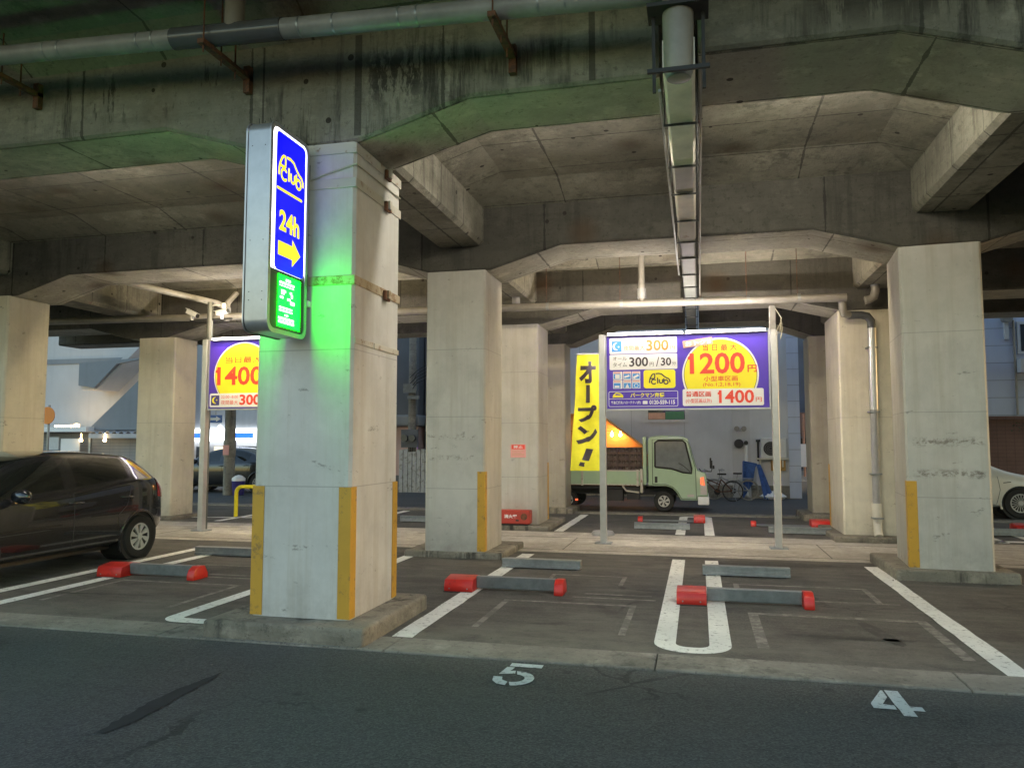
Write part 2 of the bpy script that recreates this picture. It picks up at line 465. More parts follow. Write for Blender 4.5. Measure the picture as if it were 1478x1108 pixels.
# flat artwork: u to the right, v up, n towards the viewer; faces local -Y
ART = Matrix(((1, 0, 0, 0), (0, 0, -1, 0), (0, 1, 0, 0), (0, 0, 0, 1)))
FLOOR = Matrix.Identity(4)
_font = {}
def glyphs(body, bold=0.0):
    k = (body, bold)
    if k not in _font:
        cu = bpy.data.curves.new('lettering', 'FONT')
        cu.body = body; cu.size = 1.0; cu.offset = bold; cu.resolution_u = 3
        o = bpy.data.objects.new('lettering', cu)
        col.objects.link(o)
        bpy.context.view_layer.update()
        me = bpy.data.meshes.new_from_object(o.evaluated_get(bpy.context.evaluated_depsgraph_get()))
        vv = [(v.co.x, v.co.y) for v in me.vertices]; ff = [list(p.vertices) for p in me.polygons]
        bpy.data.objects.remove(o); bpy.data.curves.remove(cu); bpy.data.meshes.remove(me)
        _font[k] = (vv, ff)
    return _font[k]
def text(mb, body, u0, u1, v0, v1, n, bold=0.0, rot=0.0, mi=None, fn=None):
    vv, ff = glyphs(body, bold)
    if not vv: return mb
    xs = [p[0] for p in vv]; ys = [p[1] for p in vv]
    ax, bx, ay, by = min(xs), max(xs), min(ys), max(ys)
    cu, cv = (u0 + u1) / 2, (v0 + v1) / 2
    out = []
    for x, y in vv:
        a = ((x - ax) / max(bx - ax, 1e-6) - .5) * (u1 - u0); b = ((y - ay) / max(by - ay, 1e-6) - .5) * (v1 - v0)
        out.append((cu + a * math.cos(rot) - b * math.sin(rot), cv + a * math.sin(rot) + b * math.cos(rot), n))
    return mb.add(out, ff, mi)
def sheet(mb, pts, n, mi=None):
    return mb.add([(p[0], p[1], n) for p in pts], [list(range(len(pts)))], mi)
def rrect(u0, u1, v0, v1, r, k=5, rot=0.0):
    pts = []
    for cx_, cy_, a in ((u1 - r, v1 - r, 0), (u0 + r, v1 - r, 90), (u0 + r, v0 + r, 180), (u1 - r, v0 + r, 270)):
        for i in range(k + 1):
            t = R(a + 90 * i / k); pts.append((cx_ + r * math.cos(t), cy_ + r * math.sin(t)))
    if rot:
        cu, cv = (u0 + u1) / 2, (v0 + v1) / 2
        pts = [(cu + (x - cu) * math.cos(rot) - (y - cv) * math.sin(rot), cv + (x - cu) * math.sin(rot) + (y - cv) * math.cos(rot)) for x, y in pts]
    return pts
def circle(cu, cv, r, k=48, a0=0, a1=360, ry=None):
    ry = ry or r
    return [(cu + r * math.cos(R(a0 + (a1 - a0) * i / k)), cv + ry * math.sin(R(a0 + (a1 - a0) * i / k))) for i in range(k + (0 if a1 - a0 == 360 else 1))]
def ribbon(mb, pts, w, n, closed=False, mi=None):
    """flat stroke of width w along 2-D points with round ends"""
    P = [Vector(p) for p in pts]; k = len(P); L = []; Rr = []
    for i in range(k):
        if closed: d = P[(i + 1) % k] - P[i - 1]
        else: d = P[min(i + 1, k - 1)] - P[max(i - 1, 0)]
        d.normalize(); q = Vector((-d.y, d.x)) * w / 2
        L.append(P[i] + q); Rr.append(P[i] - q)
    vs_ = [(p.x, p.y, n) for p in L] + [(p.x, p.y, n) for p in Rr]
    fs = [(i, i + k, i + 1 + k, i + 1) for i in range(k - 1)]
    if closed: fs.append((k - 1, 2 * k - 1, k, 0))
    mb.add(vs_, fs, mi)
    if not closed:
        for e, p in ((0, P[0]), (1, P[-1])):
            sheet(mb, [(p.x + w / 2 * math.cos(t), p.y + w / 2 * math.sin(t)) for t in [2 * math.pi * i / 10 for i in range(10)]], n + 0.0004 * (1 + e), mi)
    return mb
def arc(cu, cv, r, a0, a1, k=10, ry=None):
    ry = ry or r
    return [(cu + r * math.cos(R(a0 + (a1 - a0) * i / k)), cv + ry * math.sin(R(a0 + (a1 - a0) * i / k))) for i in range(k + 1)]
def car_logo(mb, cu, cv, w, n, st, mi=None):
    """outline of a car whose nose is a P and whose wheels are c and b of 'club'"""
    s = w / 10.0
    def T(pts): return [(cu + x * s, cv + y * s) for x, y in pts]
    ribbon(mb, T([(-4.6, -1.6), (-4.5, -.4), (-4.2, .6), (-3.5, 1.9), (-2.9, 2.4), (-2.3, 2.5), (-2.15, 1.6), (-2.2, .4), (-3.0, .2), (-4.2, .25)]), st, n, mi=mi)
    ribbon(mb, T([(-1.5, 2.5), (-.3, 2.6), (1.0, 2.3), (2.2, 1.2), (3.2, .5), (4.2, .1), (4.7, -.6), (4.8, -1.4)]), st, n, mi=mi)
    ribbon(mb, T(arc(-2.6, -1.3, 1.1, 50, 310, 14)), st, n + .0002, mi=mi)
    ribbon(mb, T([(-.85, .4), (-.85, -1.9)]), st, n, mi=mi)
    ribbon(mb, T([(-.05, -.4), (-.05, -1.2)] + arc(.7, -1.2, .75, 180, 360, 8) + [(1.45, -.4)]), st, n + .0002, mi=mi)
    ribbon(mb, T(arc(3.0, -1.5, .95, 0, 360, 20)[:-1]), st, n, closed=True, mi=mi)
    ribbon(mb, T([(2.05, .1), (2.05, -1.5)]), st, n + .0003, mi=mi)

# ------------------------------------------------------------------ ground, street
def slab_sheet(name, x0, x1, y0, y1, z, mat, nx=1, ny=1):
    mb = MB()
    mb.add([(x0 + (x1 - x0) * i / nx, y0 + (y1 - y0) * j / ny, z) for j in range(ny + 1) for i in range(nx + 1)],
           [(j * (nx + 1) + i, j * (nx + 1) + i + 1, (j + 1) * (nx + 1) + i + 1, (j + 1) * (nx + 1) + i) for j in range(ny) for i in range(nx)])
    return structure(mb.build(name, mat))
slab_sheet('ground', -400, 400, -300, 500, -0.03, 'ground')
slab_sheet('driveway', -30, 30, -12, 5.62, -0.004, 'asphalt_new')
slab_sheet('parking_bays', -30, 30, 6.02, 11.15, 0.0, 'asphalt_bay')
slab_sheet('path', -30, 30, 11.15, 13.65, 0.003, 'path')
slab_sheet('back_bays', -30, 30, 13.65, 17.25, 0.0, 'asphalt_bay')
slab_sheet('street', -60, 60, 17.6, 23.3, -0.015, 'asphalt_street')
slab_sheet('side_street', 2.8, 9.5, 23.3, 90, -0.012, 'asphalt_street')
# flush concrete edging, in separate stones
mb = MB(); x = -30.0
while x < 30:
    L = 1.9 + rnd.random() * .2
    dy = rnd.uniform(-.02, .02); z = rnd.uniform(0.002, 0.007)
    mb.box(x, x + L - .008, 5.64 + dy, 6.05 + dy, -0.06, z); x += L
structure(mb.build('kerb_strip', 'kerb', bevel=0.006))
mb = MB(); x = -30.0
while x < 30:
    mb.box(x, x + 1.99, 17.25, 17.6, -0.06, 0.02); x += 2.0
structure(mb.build('kerb', 'kerb', bevel=0.01))

def marking(name, mats, fn):
    mb = MB(); fn(mb); return structure(mb.build(name, mats))
Z1 = 0.0045
def wobble(x0, x1, y0, y1, k=24, a=0.006):
    l = [(x0 + rnd.uniform(-a, a), y0 + (y1 - y0) * i / k) for i in range(k + 1)]
    r = [(x1 + rnd.uniform(-a, a), y0 + (y1 - y0) * i / k) for i in range(k, -1, -1)]
    return l + r
def strip(mb, x0, x1, y0, y1, z=Z1, k=24):
    p = wobble(x0, x1, y0, y1, k)
    n = k + 1
    mb.add([(a, b, z) for a, b in p], [(i, 2 * n - 1 - i, 2 * n - 2 - i, i + 1) for i in range(k)])
def ushape(mb, x0, x1, yb, yt, w=0.165, z=Z1, r=0.2, flip=False):
    """U painted between two bays, round end at yb"""
    sgn = -1 if flip else 1
    out = [(x0, yt), (x0, yb + sgn * r)] + [(x0 + r - r * math.cos(R(t)), yb + sgn * (r - r * math.sin(R(t)))) for t in range(15, 91, 15)] + \
          [(x1 - r + r * math.sin(R(t)), yb + sgn * (r - r * math.cos(R(t)))) for t in range(0, 91, 15)] + [(x1, yt)]
    ri = max(0.03, r - w)
    X0, X1, yb2 = x0 + w, x1 - w, yb + sgn * w
    inn = [(X0, yt), (X0, yb2 + sgn * ri)] + [(X0 + ri - ri * math.cos(R(t)), yb2 + sgn * (ri - ri * math.sin(R(t)))) for t in range(15, 91, 15)] + \
          [(X1 - ri + ri * math.sin(R(t)), yb2 + sgn * (ri - ri * math.cos(R(t)))) for t in range(0, 91, 15)] + [(X1, yt)]
    n = len(out)
    mb.add([(a, b, z) for a, b in out + inn], [(i, i + 1, n + i + 1, n + i) for i in range(n - 1)])
def lines(mb):
    strip(mb, -2.49, -2.31, 6.06, 10.9)
    ushape(mb, -0.375, 0.225, 6.12, 10.85, .17, Z1, .27)
    strip(mb, 2.03, 2.20, 5.72, 10.8)
    ushape(mb, -7.42, -6.72, 5.95, 10.5)
    ushape(mb, -4.76, -3.9, 6.08, 6.49 + 4.2, 0.16)
    ushape(mb, 4.3, 5.0, 6.1, 10.8)
    # back row
    strip(mb, -2.55, -2.38, 13.75, 17.0)
    ushape(mb, -0.42, 0.24, 17.1, 13.7, flip=True)
    strip(mb, 2.25, 2.42, 13.5, 15.0)
    strip(mb, -9.6, -9.44, 13.9, 17.0); strip(mb, -6.7, -6.54, 13.9, 17.0)
    strip(mb, 4.6, 4.76, 13.8, 17.0); strip(mb, 5.15, 5.31, 13.8, 17.0)
    mb.add([(4.0, 13.9, Z1), (7.5, 13.9, Z1), (7.5, 14.1, Z1), (4.0, 14.1, Z1)], [(0, 1, 2, 3)])
    mb.add([(-13, 14.0, Z1), (-8.6, 14.75, Z1), (-8.6, 14.87, Z1), (-13, 14.12, Z1)], [(0, 1, 2, 3)])
marking('bay_lines', 'white_line', lines)
def poly(mb, pts, z=Z1): mb.add([(a, b, z) for a, b in pts], [list(range(len(pts)))])
def num5(mb):
    ox, oy, w, h = -1.395, 5.06, .285, .50
    def q(pts): poly(mb, [(ox + a * w, oy + b * h) for a, b in pts], 0.001)
    q([(.18, 1.0), (1.0, 1.0), (1.0, .84), (.18, .84)])
    q([(.14, .80), (.34, .80), (.30, .62), (.42, .65), (.46, .52), (.08, .45)])
    o = [(.5 + .5 * math.cos(R(t)), .31 + .32 * math.sin(R(t))) for t in range(95, -100, -15)]
    i = [(.5 + .27 * math.cos(R(t)), .31 + .17 * math.sin(R(t))) for t in range(-98, 98, 14)]
    q(o + i)
    q([(.0, .34), (.22, .34), (.26, .22), (.43, .14), (.43, -.01), (.2, .04), (.05, .16)])
marking('bay_number', 'white_new', num5)
def num4(mb):
    ox, oy, w, h = 1.0, 5.05, .31, .48
    def q(pts): poly(mb, [(ox + a * w, oy + b * h) for a, b in pts], 0.001)
    q([(.44, 1.0), (.70, 1.0), (.70, .38), (.92, .38), (.92, .22), (.70, .22), (.70, 0), (.46, 0), (.46, .22), (.44, .4)])
    q([(.40, .98), (.40, .70), (.22, .40), (.42, .38), (.42, .22), (0, .22), (0, .40), (.36, .98)])
marking('bay_number', 'white_new', num4)
def num6(mb):
    sheet(mb, circle(-5.95, 5.32, .19, 20, ry=.22), 0.001)
marking('bay_number', 'white_new', num6)
def ghosts(mb):
    z = 0.002
    def fr(x0, x1, y0, y1, w, sk=0.0):
        for a, b, c, d in ((x0, x0 + w, y0, y1), (x1 - w, x1, y0, y1)):
            mb.add([(a, c, z), (b, c, z), (b + sk, d, z), (a + sk, d, z)], [(0, 1, 2, 3)])
        mb.add([(x0 + w, y1 - w, z), (x1 - w, y1 - w, z), (x1 - w, y1, z), (x0 + w, y1, z)], [(0, 1, 2, 3)])
    fr(-1.95, -0.62, 6.55, 7.75, .06); fr(-1.75, -0.85, 8.75, 9.35, .05)
    fr(0.42, 1.95, 6.4, 7.7, .09); fr(0.35, 1.75, 8.35, 9.2, .06)
    fr(-6.55, -5.0, 6.6, 7.8, .06); fr(-6.3, -5.0, 8.3, 9.0, .05)
    for x0, x1, y in ((-1.3, -.45, 8.0), (-1.2, -.5, 8.2), (-5.8, -4.8, 8.15), (-5.8, -4.8, 8.32), (.5, 1.9, 8.35)):
        mb.add([(x0, y, .003), (x1, y, .003), (x1, y + .05, .003), (x0, y + .05, .003)], [(0, 1, 2, 3)])
marking('faded_lines', 'ghost_line', ghosts)
def patches(mb):
    def blob(cx_, cy_, a, b, rot=0, k=26, z=0.0024):
        pts = []
        for i in range(k):
            t = 2 * math.pi * i / k; f = 1 + rnd.uniform(-.13, .13)
            x, y = a * f * math.cos(t), b * f * math.sin(t)
            pts.append((cx_ + x * math.cos(rot) - y * math.sin(rot), cy_ + x * math.sin(rot) + y * math.cos(rot)))
        poly(mb, pts, z)
    blob(-.85, 8.2, .22, .08); blob(-.55, 8.55, .14, .05); blob(.9, 10.75, .8, .22); blob(1.45, 7.1, .07, .42, .2); blob(-.15, 11.0, .3, .06, 0, 26, .0045)
    blob(0.05, 13.95, 1.1, .2, .05, 30, .0042); blob(1.2, 6.9, .5, .05); blob(-6.3, 7.0, .8, .03, .1)
marking('tar_patches', 'dark_patch', patches)
def stain(mb):
    # long damp streak on the driveway
    pts = []; a = Vector((-3.24, 3.72)); b = Vector((-3.27, 4.95)); 
    up = []; dn = []
    for i in range(26):
        t = i / 25; c = a.lerp(b, t) + Vector((.01 * math.sin(t * 9), 0))
        w = .085 * math.sin(math.pi * min(1, t * 1.02 + .03)) ** .6 + rnd.uniform(-.014, .014)
        w *= 1 - .55 * t
        up.append((c.x - w, c.y)); dn.append((c.x + w, c.y))
    n = len(up)
    mb.add([(p[0], p[1], 0.0005) for p in up + dn], [(i, i + n, i + n + 1, i + 1) for i in range(n - 1)])
marking('damp_stain', 'wet', stain)
def joints(mb):
    for y in (11.42, 12.9):
        mb.box(-30, 30, y, y + .012, -.01, .0055)
    for x in (-9.2, -5.7, -2.0, 1.75, 5.4):
        mb.box(x, x + .012, 11.44, 12.89, -.01, .0052)
marking('path_joints', 'dark_patch', joints)
def roadmarks(mb):
    for i in range(7): mb.box(3.9 + i * .75, 4.3 + i * .75, 33 , 36, 0, .004)
    mb.box(-60, 60, 18.0, 18.12, -.02, -.009)
marking('street_lines', 'ghost_line', roadmarks)

def grit():
    mb = MB()
    def bit(x, y, z, s):
        a = rnd.uniform(0, 6.28)
        p = [(x + s * math.cos(a + k * 1.57) * rnd.uniform(.6, 1.3), y + s * math.sin(a + k * 1.57) * rnd.uniform(.6, 1.3), z) for k in range(4)]
        mb.add(p + [(x, y, z + s * rnd.uniform(.3, .9))], [(0, 1, 4), (1, 2, 4), (2, 3, 4), (3, 0, 4)])
    for k in range(420):
        y = rnd.choice((5.60, 6.08, 6.1, rnd.uniform(2.4, 10.8))) + rnd.gauss(0, .05)
        bit(rnd.uniform(-9, 4.5), y, .001 if y > 6 else -.002, rnd.uniform(.004, .011))
    for k in range(90): bit(rnd.uniform(-4.1, -2.5), 5.64 + rnd.gauss(0, .03), .004, rnd.uniform(.005, .013))
    for k in range(120): bit(rnd.uniform(2.1, 3.7), 9.84 + rnd.gauss(0, .03), .002, rnd.uniform(.006, .016))
    o = mb.build('grit', 'grit'); o['kind'] = 'stuff'
    tag(o, 'fine grit and crumbs lying along the kerb strip and in the bays', 'grit')
M['grit'] = plain('grit_stone', (.16, .15, .13), .9, 0, .6, 40)
grit()
# ------------------------------------------------------------------ viaduct decks
ROWS = [dict(yf=5.93, yb=6.71, zb=4.46, zc=4.17, zs=5.06), dict(yf=10.3, yb=11.26, zb=4.32, zc=4.02, zs=4.92),
        dict(yf=13.97, yb=14.9, zb=4.06, zc=3.8, zs=4.8), dict(yf=17.4, yb=18.24, zb=4.23, zc=3.85, zs=4.8)]
ROWS_R = [dict(yf=5.70, yb=6.72, zb=4.50, zc=4.20, zs=5.04), dict(yf=9.97, yb=10.95, zb=4.23, zc=3.95, zs=4.85),
          dict(yf=13.65, yb=14.6, zb=4.03, zc=3.78, zs=4.75), dict(yf=17.2, yb=18.05, zb=4.2, zc=3.83, zs=4.75)]
ZTOP = 5.8
def beam_profile(xs, xe, cols, zb, zc, hl):
    p = [(xs, zb)]
    for a, b in cols:
        if a - hl > xs: p += [(a - hl, zb), (a, zc)]
        else: p[-1] = (xs, zb)
        p += [(b, zc)]
        if b + hl < xe: p += [(b + hl, zb)]
    p += [(xe, zb), (xe, ZTOP), (xs, ZTOP)]
    return p
def make_deck(xs, xe, cols, label, ROWS):
    t = thing('viaduct_deck', label, 'viaduct', (0, 0, 0), 0, 'decks of the elevated railway')
    for i, r in enumerate(ROWS):
        yf = r['yf']
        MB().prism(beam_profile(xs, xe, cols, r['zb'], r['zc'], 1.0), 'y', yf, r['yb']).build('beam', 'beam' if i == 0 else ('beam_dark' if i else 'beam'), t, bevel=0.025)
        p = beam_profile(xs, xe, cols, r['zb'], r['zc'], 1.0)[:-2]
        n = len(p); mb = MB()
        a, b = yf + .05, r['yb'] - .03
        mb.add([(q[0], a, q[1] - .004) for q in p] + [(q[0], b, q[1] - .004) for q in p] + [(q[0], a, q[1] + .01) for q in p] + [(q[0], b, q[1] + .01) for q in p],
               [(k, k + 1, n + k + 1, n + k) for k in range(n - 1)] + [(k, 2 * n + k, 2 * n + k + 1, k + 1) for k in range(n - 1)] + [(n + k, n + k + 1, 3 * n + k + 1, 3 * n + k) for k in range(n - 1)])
        mb.build('soffit_lit', 'soffit_lit', t)  # separate strip added to carry the lit underside colour
    # coffered slab between the beams
    for i in range(3):
        a, b = ROWS[i], ROWS[i + 1]
        y0, y1 = a['yb'], b['yf']
        zs = a['zs']; ze = zs - 0.16
        edges = [xs] + [v for c in cols for v in (c[0] + .12, c[1] - .1)] + [xe]
        for k in range(0, len(edges), 2):
            x0, x1 = edges[k], edges[k + 1]
            if x1 - x0 < .3: continue
            ia = 0.0 if k == 0 else .5; ib = 0.0 if k + 2 >= len(edges) else .5
            o = [(x0, y0, ze), (x1, y0, ze), (x1, y1, ze), (x0, y1, ze)]
            n = [(x0 + ia, y0 + .6, zs), (x1 - ib, y0 + .6, zs), (x1 - ib, y1 - .65, zs), (x0 + ia, y1 - .65, zs)]
            top = [(p[0], p[1], ZTOP) for p in o]
            fs = [(0, 1, 5, 4), (1, 2, 6, 5), (2, 3, 7, 6), (3, 0, 4, 7), (4, 5, 6, 7), (0, 1, 9, 8), (1, 2, 10, 9), (2, 3, 11, 10), (3, 0, 8, 11), (8, 9, 10, 11)]
            MB().add(o + n + top, fs).build('slab', 'slab', t)
        for c in cols:
            zb = (a['zc'] + b['zc']) / 2 + .27
            x0, x1 = c[0] + .12, c[1] - .1
            MB().prism([(x0, zb + .05), (x0 + .05, zb), (x1 - .05, zb), (x1, zb + .05), (x1, ZTOP - .01), (x0, ZTOP - .01)], 'y', y0 - .02, y1 + .02).build('cross_beam', 'slab', t)
    fy = ROWS[0]['yf']; by = ROWS[3]['yb']
    # overhanging slab towards the road with a parapet
    MB().prism([(fy + .003, 5.12), (fy - .32, 5.32), (3.6, 5.45), (3.5, 5.45), (3.5, 6.7), (3.75, 6.7), (3.75, 5.82), (fy + .003, 5.82)], 'x', xs, xe).build('overhang', 'slab', t)
    MB().prism([(by - .003, 4.9), (by + .7, 5.15), (by + 1.4, 5.2), (by + 1.4, 6.7), (by + 1.2, 6.7), (by + 1.2, 5.83), (by - .003, 5.83)], 'x', xs, xe).build('overhang', 'slab', t)
    MB().box(xs, xe, fy, by, ZTOP + .003, ZTOP + .12).build('deck_top', 'slab', t)
    return t
CA, CL, CD, CR = (-3.71, -2.81), (-11.85, -10.95), (2.43, 3.31), (8.6, 9.5)
deckL = make_deck(-17, -0.25, [CL, CA], 'sooty concrete viaduct deck carrying the long grey drain pipe', ROWS)
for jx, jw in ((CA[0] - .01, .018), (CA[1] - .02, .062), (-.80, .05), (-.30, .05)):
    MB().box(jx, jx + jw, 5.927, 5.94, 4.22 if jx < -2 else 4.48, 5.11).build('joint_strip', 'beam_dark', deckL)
deckR = make_deck(0.05, 14, [CD, CR], 'sooty concrete viaduct deck past the hanging joint gutter, heavily black streaked', ROWS_R)

# ------------------------------------------------------------------ columns
def column(x, y, z, mat, label, plinth=None, guards=(), gz=1.19, chamfer=0.025, pm='plinth', rz=0.0):
    """x, y: shaft extents, z top; plinth: extents and height; guards: corners 'fl','fr','bl','br'"""
    t = thing('viaduct_column', label, 'column', ((x[0] + x[1]) / 2, (y[0] + y[1]) / 2, 0), rz, 'columns under the viaduct')
    cx_, cy_ = t.location.x, t.location.y
    hx, hy = (x[1] - x[0]) / 2, (y[1] - y[0]) / 2
    mb = MB(); c = chamfer
    mb.prism([(-hx + c, -hy), (hx - c, -hy), (hx, -hy + c), (hx, hy - c), (hx - c, hy), (-hx + c, hy), (-hx, hy - c), (-hx, -hy + c)], 'z', 0.0, z)
    mb.build('shaft', mat, t)
    if plinth:
        a0, a1, b0, b1, h = plinth
        MB(Matrix.Rotation(-rz, 4, 'Z')).box(a0 - cx_, a1 - cx_, b0 - cy_, b1 - cy_, -0.05, h).build('plinth', pm, t, bevel=0.035, seg=3, smooth=40)
    for g in guards:
        sx = -1 if g[1] == 'l' else 1; sy = -1 if g[0] == 'f' else 1
        p = .006; w = .11
        ox, oy = sx * (hx + p), sy * (hy + p)
        pts = [(ox, oy), (ox - sx * w, oy), (ox - sx * w, oy - sy * p * .9), (ox - sx * p * 1.9, oy - sy * p * 1.9), (ox - sx * p * .9, oy - sy * w), (ox, oy - sy * w)]
        z0 = (plinth[4] if plinth else 0) + .01
        MB().prism(pts, 'z', z0, gz).build('corner_guard', 'guard', t)
    return t
colA = column(CA, (5.93, 6.93), 4.17, 'col_front', 'white painted column carrying the lit blade sign, green glow on its side',
              (-4.0, -2.57, 5.68, 7.15, .14), ('fl', 'fr', 'br'), 1.225)
# steel straps and rust on the near column
lx, ly = colA.location.x, colA.location.y
for z, h, m_, front in ((4.07, .09, 'strap', True), (3.77, .085, 'strap', True), (2.93, .08, 'strap_rust', True), (2.43, .05, 'strap', False)):
    e = .010
    mb = MB()
    xx0, xx1, yy0, yy1 = CA[0] - lx - e, CA[1] - lx + e, -.5 - e, .5 + e
    if front:
        mb.box(xx0, xx1, yy0, yy0 + e - .002, z, z + h)
        mb.box(xx0, xx0 + e - .002, yy0 + e, yy1 - e, z, z + h)
        mb.box(xx1 - e + .002, xx1, yy0 + e - .002, yy1, z, z + h)
        mb.box(xx1 + .001, xx1 + .05, .12, .17, z - .01, z + h * .8)
    else:
        mb.box(xx1 - e + .002, xx1, yy0 + .03, -.1, z, z + h)
        mb.box(xx1 - e + .002, xx1, -.08, yy1 - .02, z, z + h)
    mb.build('strap', m_, colA, bevel=.003)
    if front:
        MB().box(xx1 + .001, xx1 + .03, .09, .20, z - .03, z + .06).build('clamp', 'rust', colA, bevel=.004)
hx = (CA[1] - CA[0]) / 2
MB().tube([(hx - .5, -.514, 3.83), (hx - .27, -.514, 3.9), (hx + .01, -.514, 3.97), (hx + .014, .47, 3.97)], .008, 6).build('wire', 'cable', colA)
column((-3.75, -2.88), (10.3, 11.26), 4.02, 'col', 'pale grey column with faint tape residue, behind the wheel stop beside bay 5',
       (-4.05, -2.62, 10.28, 11.6, .09), ('fr',), 1.19)
column((-3.66, -2.88), (13.97, 14.95), 3.8, 'col', 'pale column bearing a small red and white notice above a red box',
       (-3.9, -2.65, 13.75, 15.6, .09), ('br',), 1.2)
column((-3.8, -2.95), (17.4, 18.15), 3.85, 'col_old', 'brown grey banded column beyond the yellow banner', (-4.0, -2.75, 17.1, 18.17, .12))
column(CD, (9.97, 10.95), 3.95, 'col', 'wide pale column with rows of brown tape residue and one yellow corner guard',
       (2.2, 3.5, 9.86, 11.3, .125), ('fl',), 1.14, rz=R(-5))
column((2.29, 3.15), (13.65, 15.0), 3.78, 'col_warm', 'cream column carrying the grey drain pipe down to the ground',
              (2.1, 3.35, 13.3, 15.2, .09), ('bl',), 1.2)
column((2.29, 3.05), (17.2, 18.0), 3.83, 'col_old', 'dull beige column at the street beside the gap to the brick tower', (2.05, 3.3, 16.7, 18.05, .13))
column((-11.95, -11.08), (10.3, 11.15), 4.02, 'col_warm', 'cream column standing behind the dark hatchback roof, its front in shade', None)
column((-11.57, -10.67), (13.97, 14.72), 3.8, 'col_warm', 'broad cream column between the hatchback tail and the price board post',
       (-11.75, -10.5, 13.8, 14.9, .07))
column((-9.75, -8.9), (17.4, 18.15), 3.85, 'col_warm', 'beige column half hidden behind the blade sign column, yellow hoop before it', (-9.9, -8.75, 17.1, 18.17, .07))
column(CL, (5.93, 6.93), 4.17, 'col_front', 'white painted column of the front row, on the far side of the hatchback', (-12.0, -10.6, 5.68, 7.15, .14))
column((2.72, 3.55), (5.7, 6.72), 4.20, 'col_front', 'white painted front row column beside bay 4', (2.68, 3.7, 5.66, 6.9, .14))
column(CR, (5.7, 6.72), 4.20, 'col_front', 'white painted front row column furthest along the driveway', (8.4, 9.7, 5.66, 6.9, .14))
column(CR, (9.97, 11.2), 3.95, 'col', 'grey column beyond the one with tape residue', (8.4, 9.7, 9.93, 11.4, .12))
# old bands on the far column

# ------------------------------------------------------------------ drains and gutter
def drain_pipe():
    t = thing('drain_pipe', 'long grey drain pipe hung on rusty brackets along the front beam', 'pipe', (0, 0, 0))
    def z(x): return 4.79 + (-x) * 0.042
    y = 5.38
    MB().tube([(x, y, z(x)) for x in (-14, -10, -7, -4.2)], .08, 18).build('pipe', 'pipe', t, smooth=40)
    MB().tube([(x, y, z(x)) for x in (-3.25, -2, -.35)] + [(-.14, y, z(0) + .03), (-.09, y, z(0) + .12), (-.09, y, 5.5)], .08, 18).build('pipe', 'pipe', t, smooth=40)
    MB().tube([(-4.22, y, z(-4.22)), (-3.2, y, z(-3.2))], .088, 18).build('pipe', 'pipe_dark', t, smooth=40, label='darker plastic length of pipe with a branch')
    MB().tube([(-3.65, y, z(-3.65)), (-3.65, y, 5.25)], .08, 16).tube([(-3.65, y, 5.2), (-3.65, y, 5.6)], .087, 16).build('branch', 'pipe_light', t, smooth=40)
    for x in (-5.5, -5.35, -4.55, -4.4, -3.05, -2.75, -2.2, -2.05, -1.1, -.9):
        MB().tube([(x, y, z(x)), (x + .014, y, z(x))], .083, 18).build('band', 'steel', t, smooth=40)
    for x in (-6.12, -3.85, -1.42):
        mb = MB()
        mb.box(x - .03, x + .03, y - .16, 5.93, z(x) - .145, z(x) - .105)
        mb.box(x - .03, x + .03, 5.87, 5.927, z(x) - .26, z(x) - .02)
        mb.tube([(x, y - .12, z(x) - .2), (x, y - .12, 5.45)], .007, 6)
        mb.tube([(x, 5.7, z(x) - .22), (x, 5.7, 5.35)], .008, 6)
        mb.tube([(x, y + .12, z(x) - .2), (x, y + .12, 5.42)], .007, 6)
        mb.build('bracket', 'rust', t)
    return t
drain_pipe()
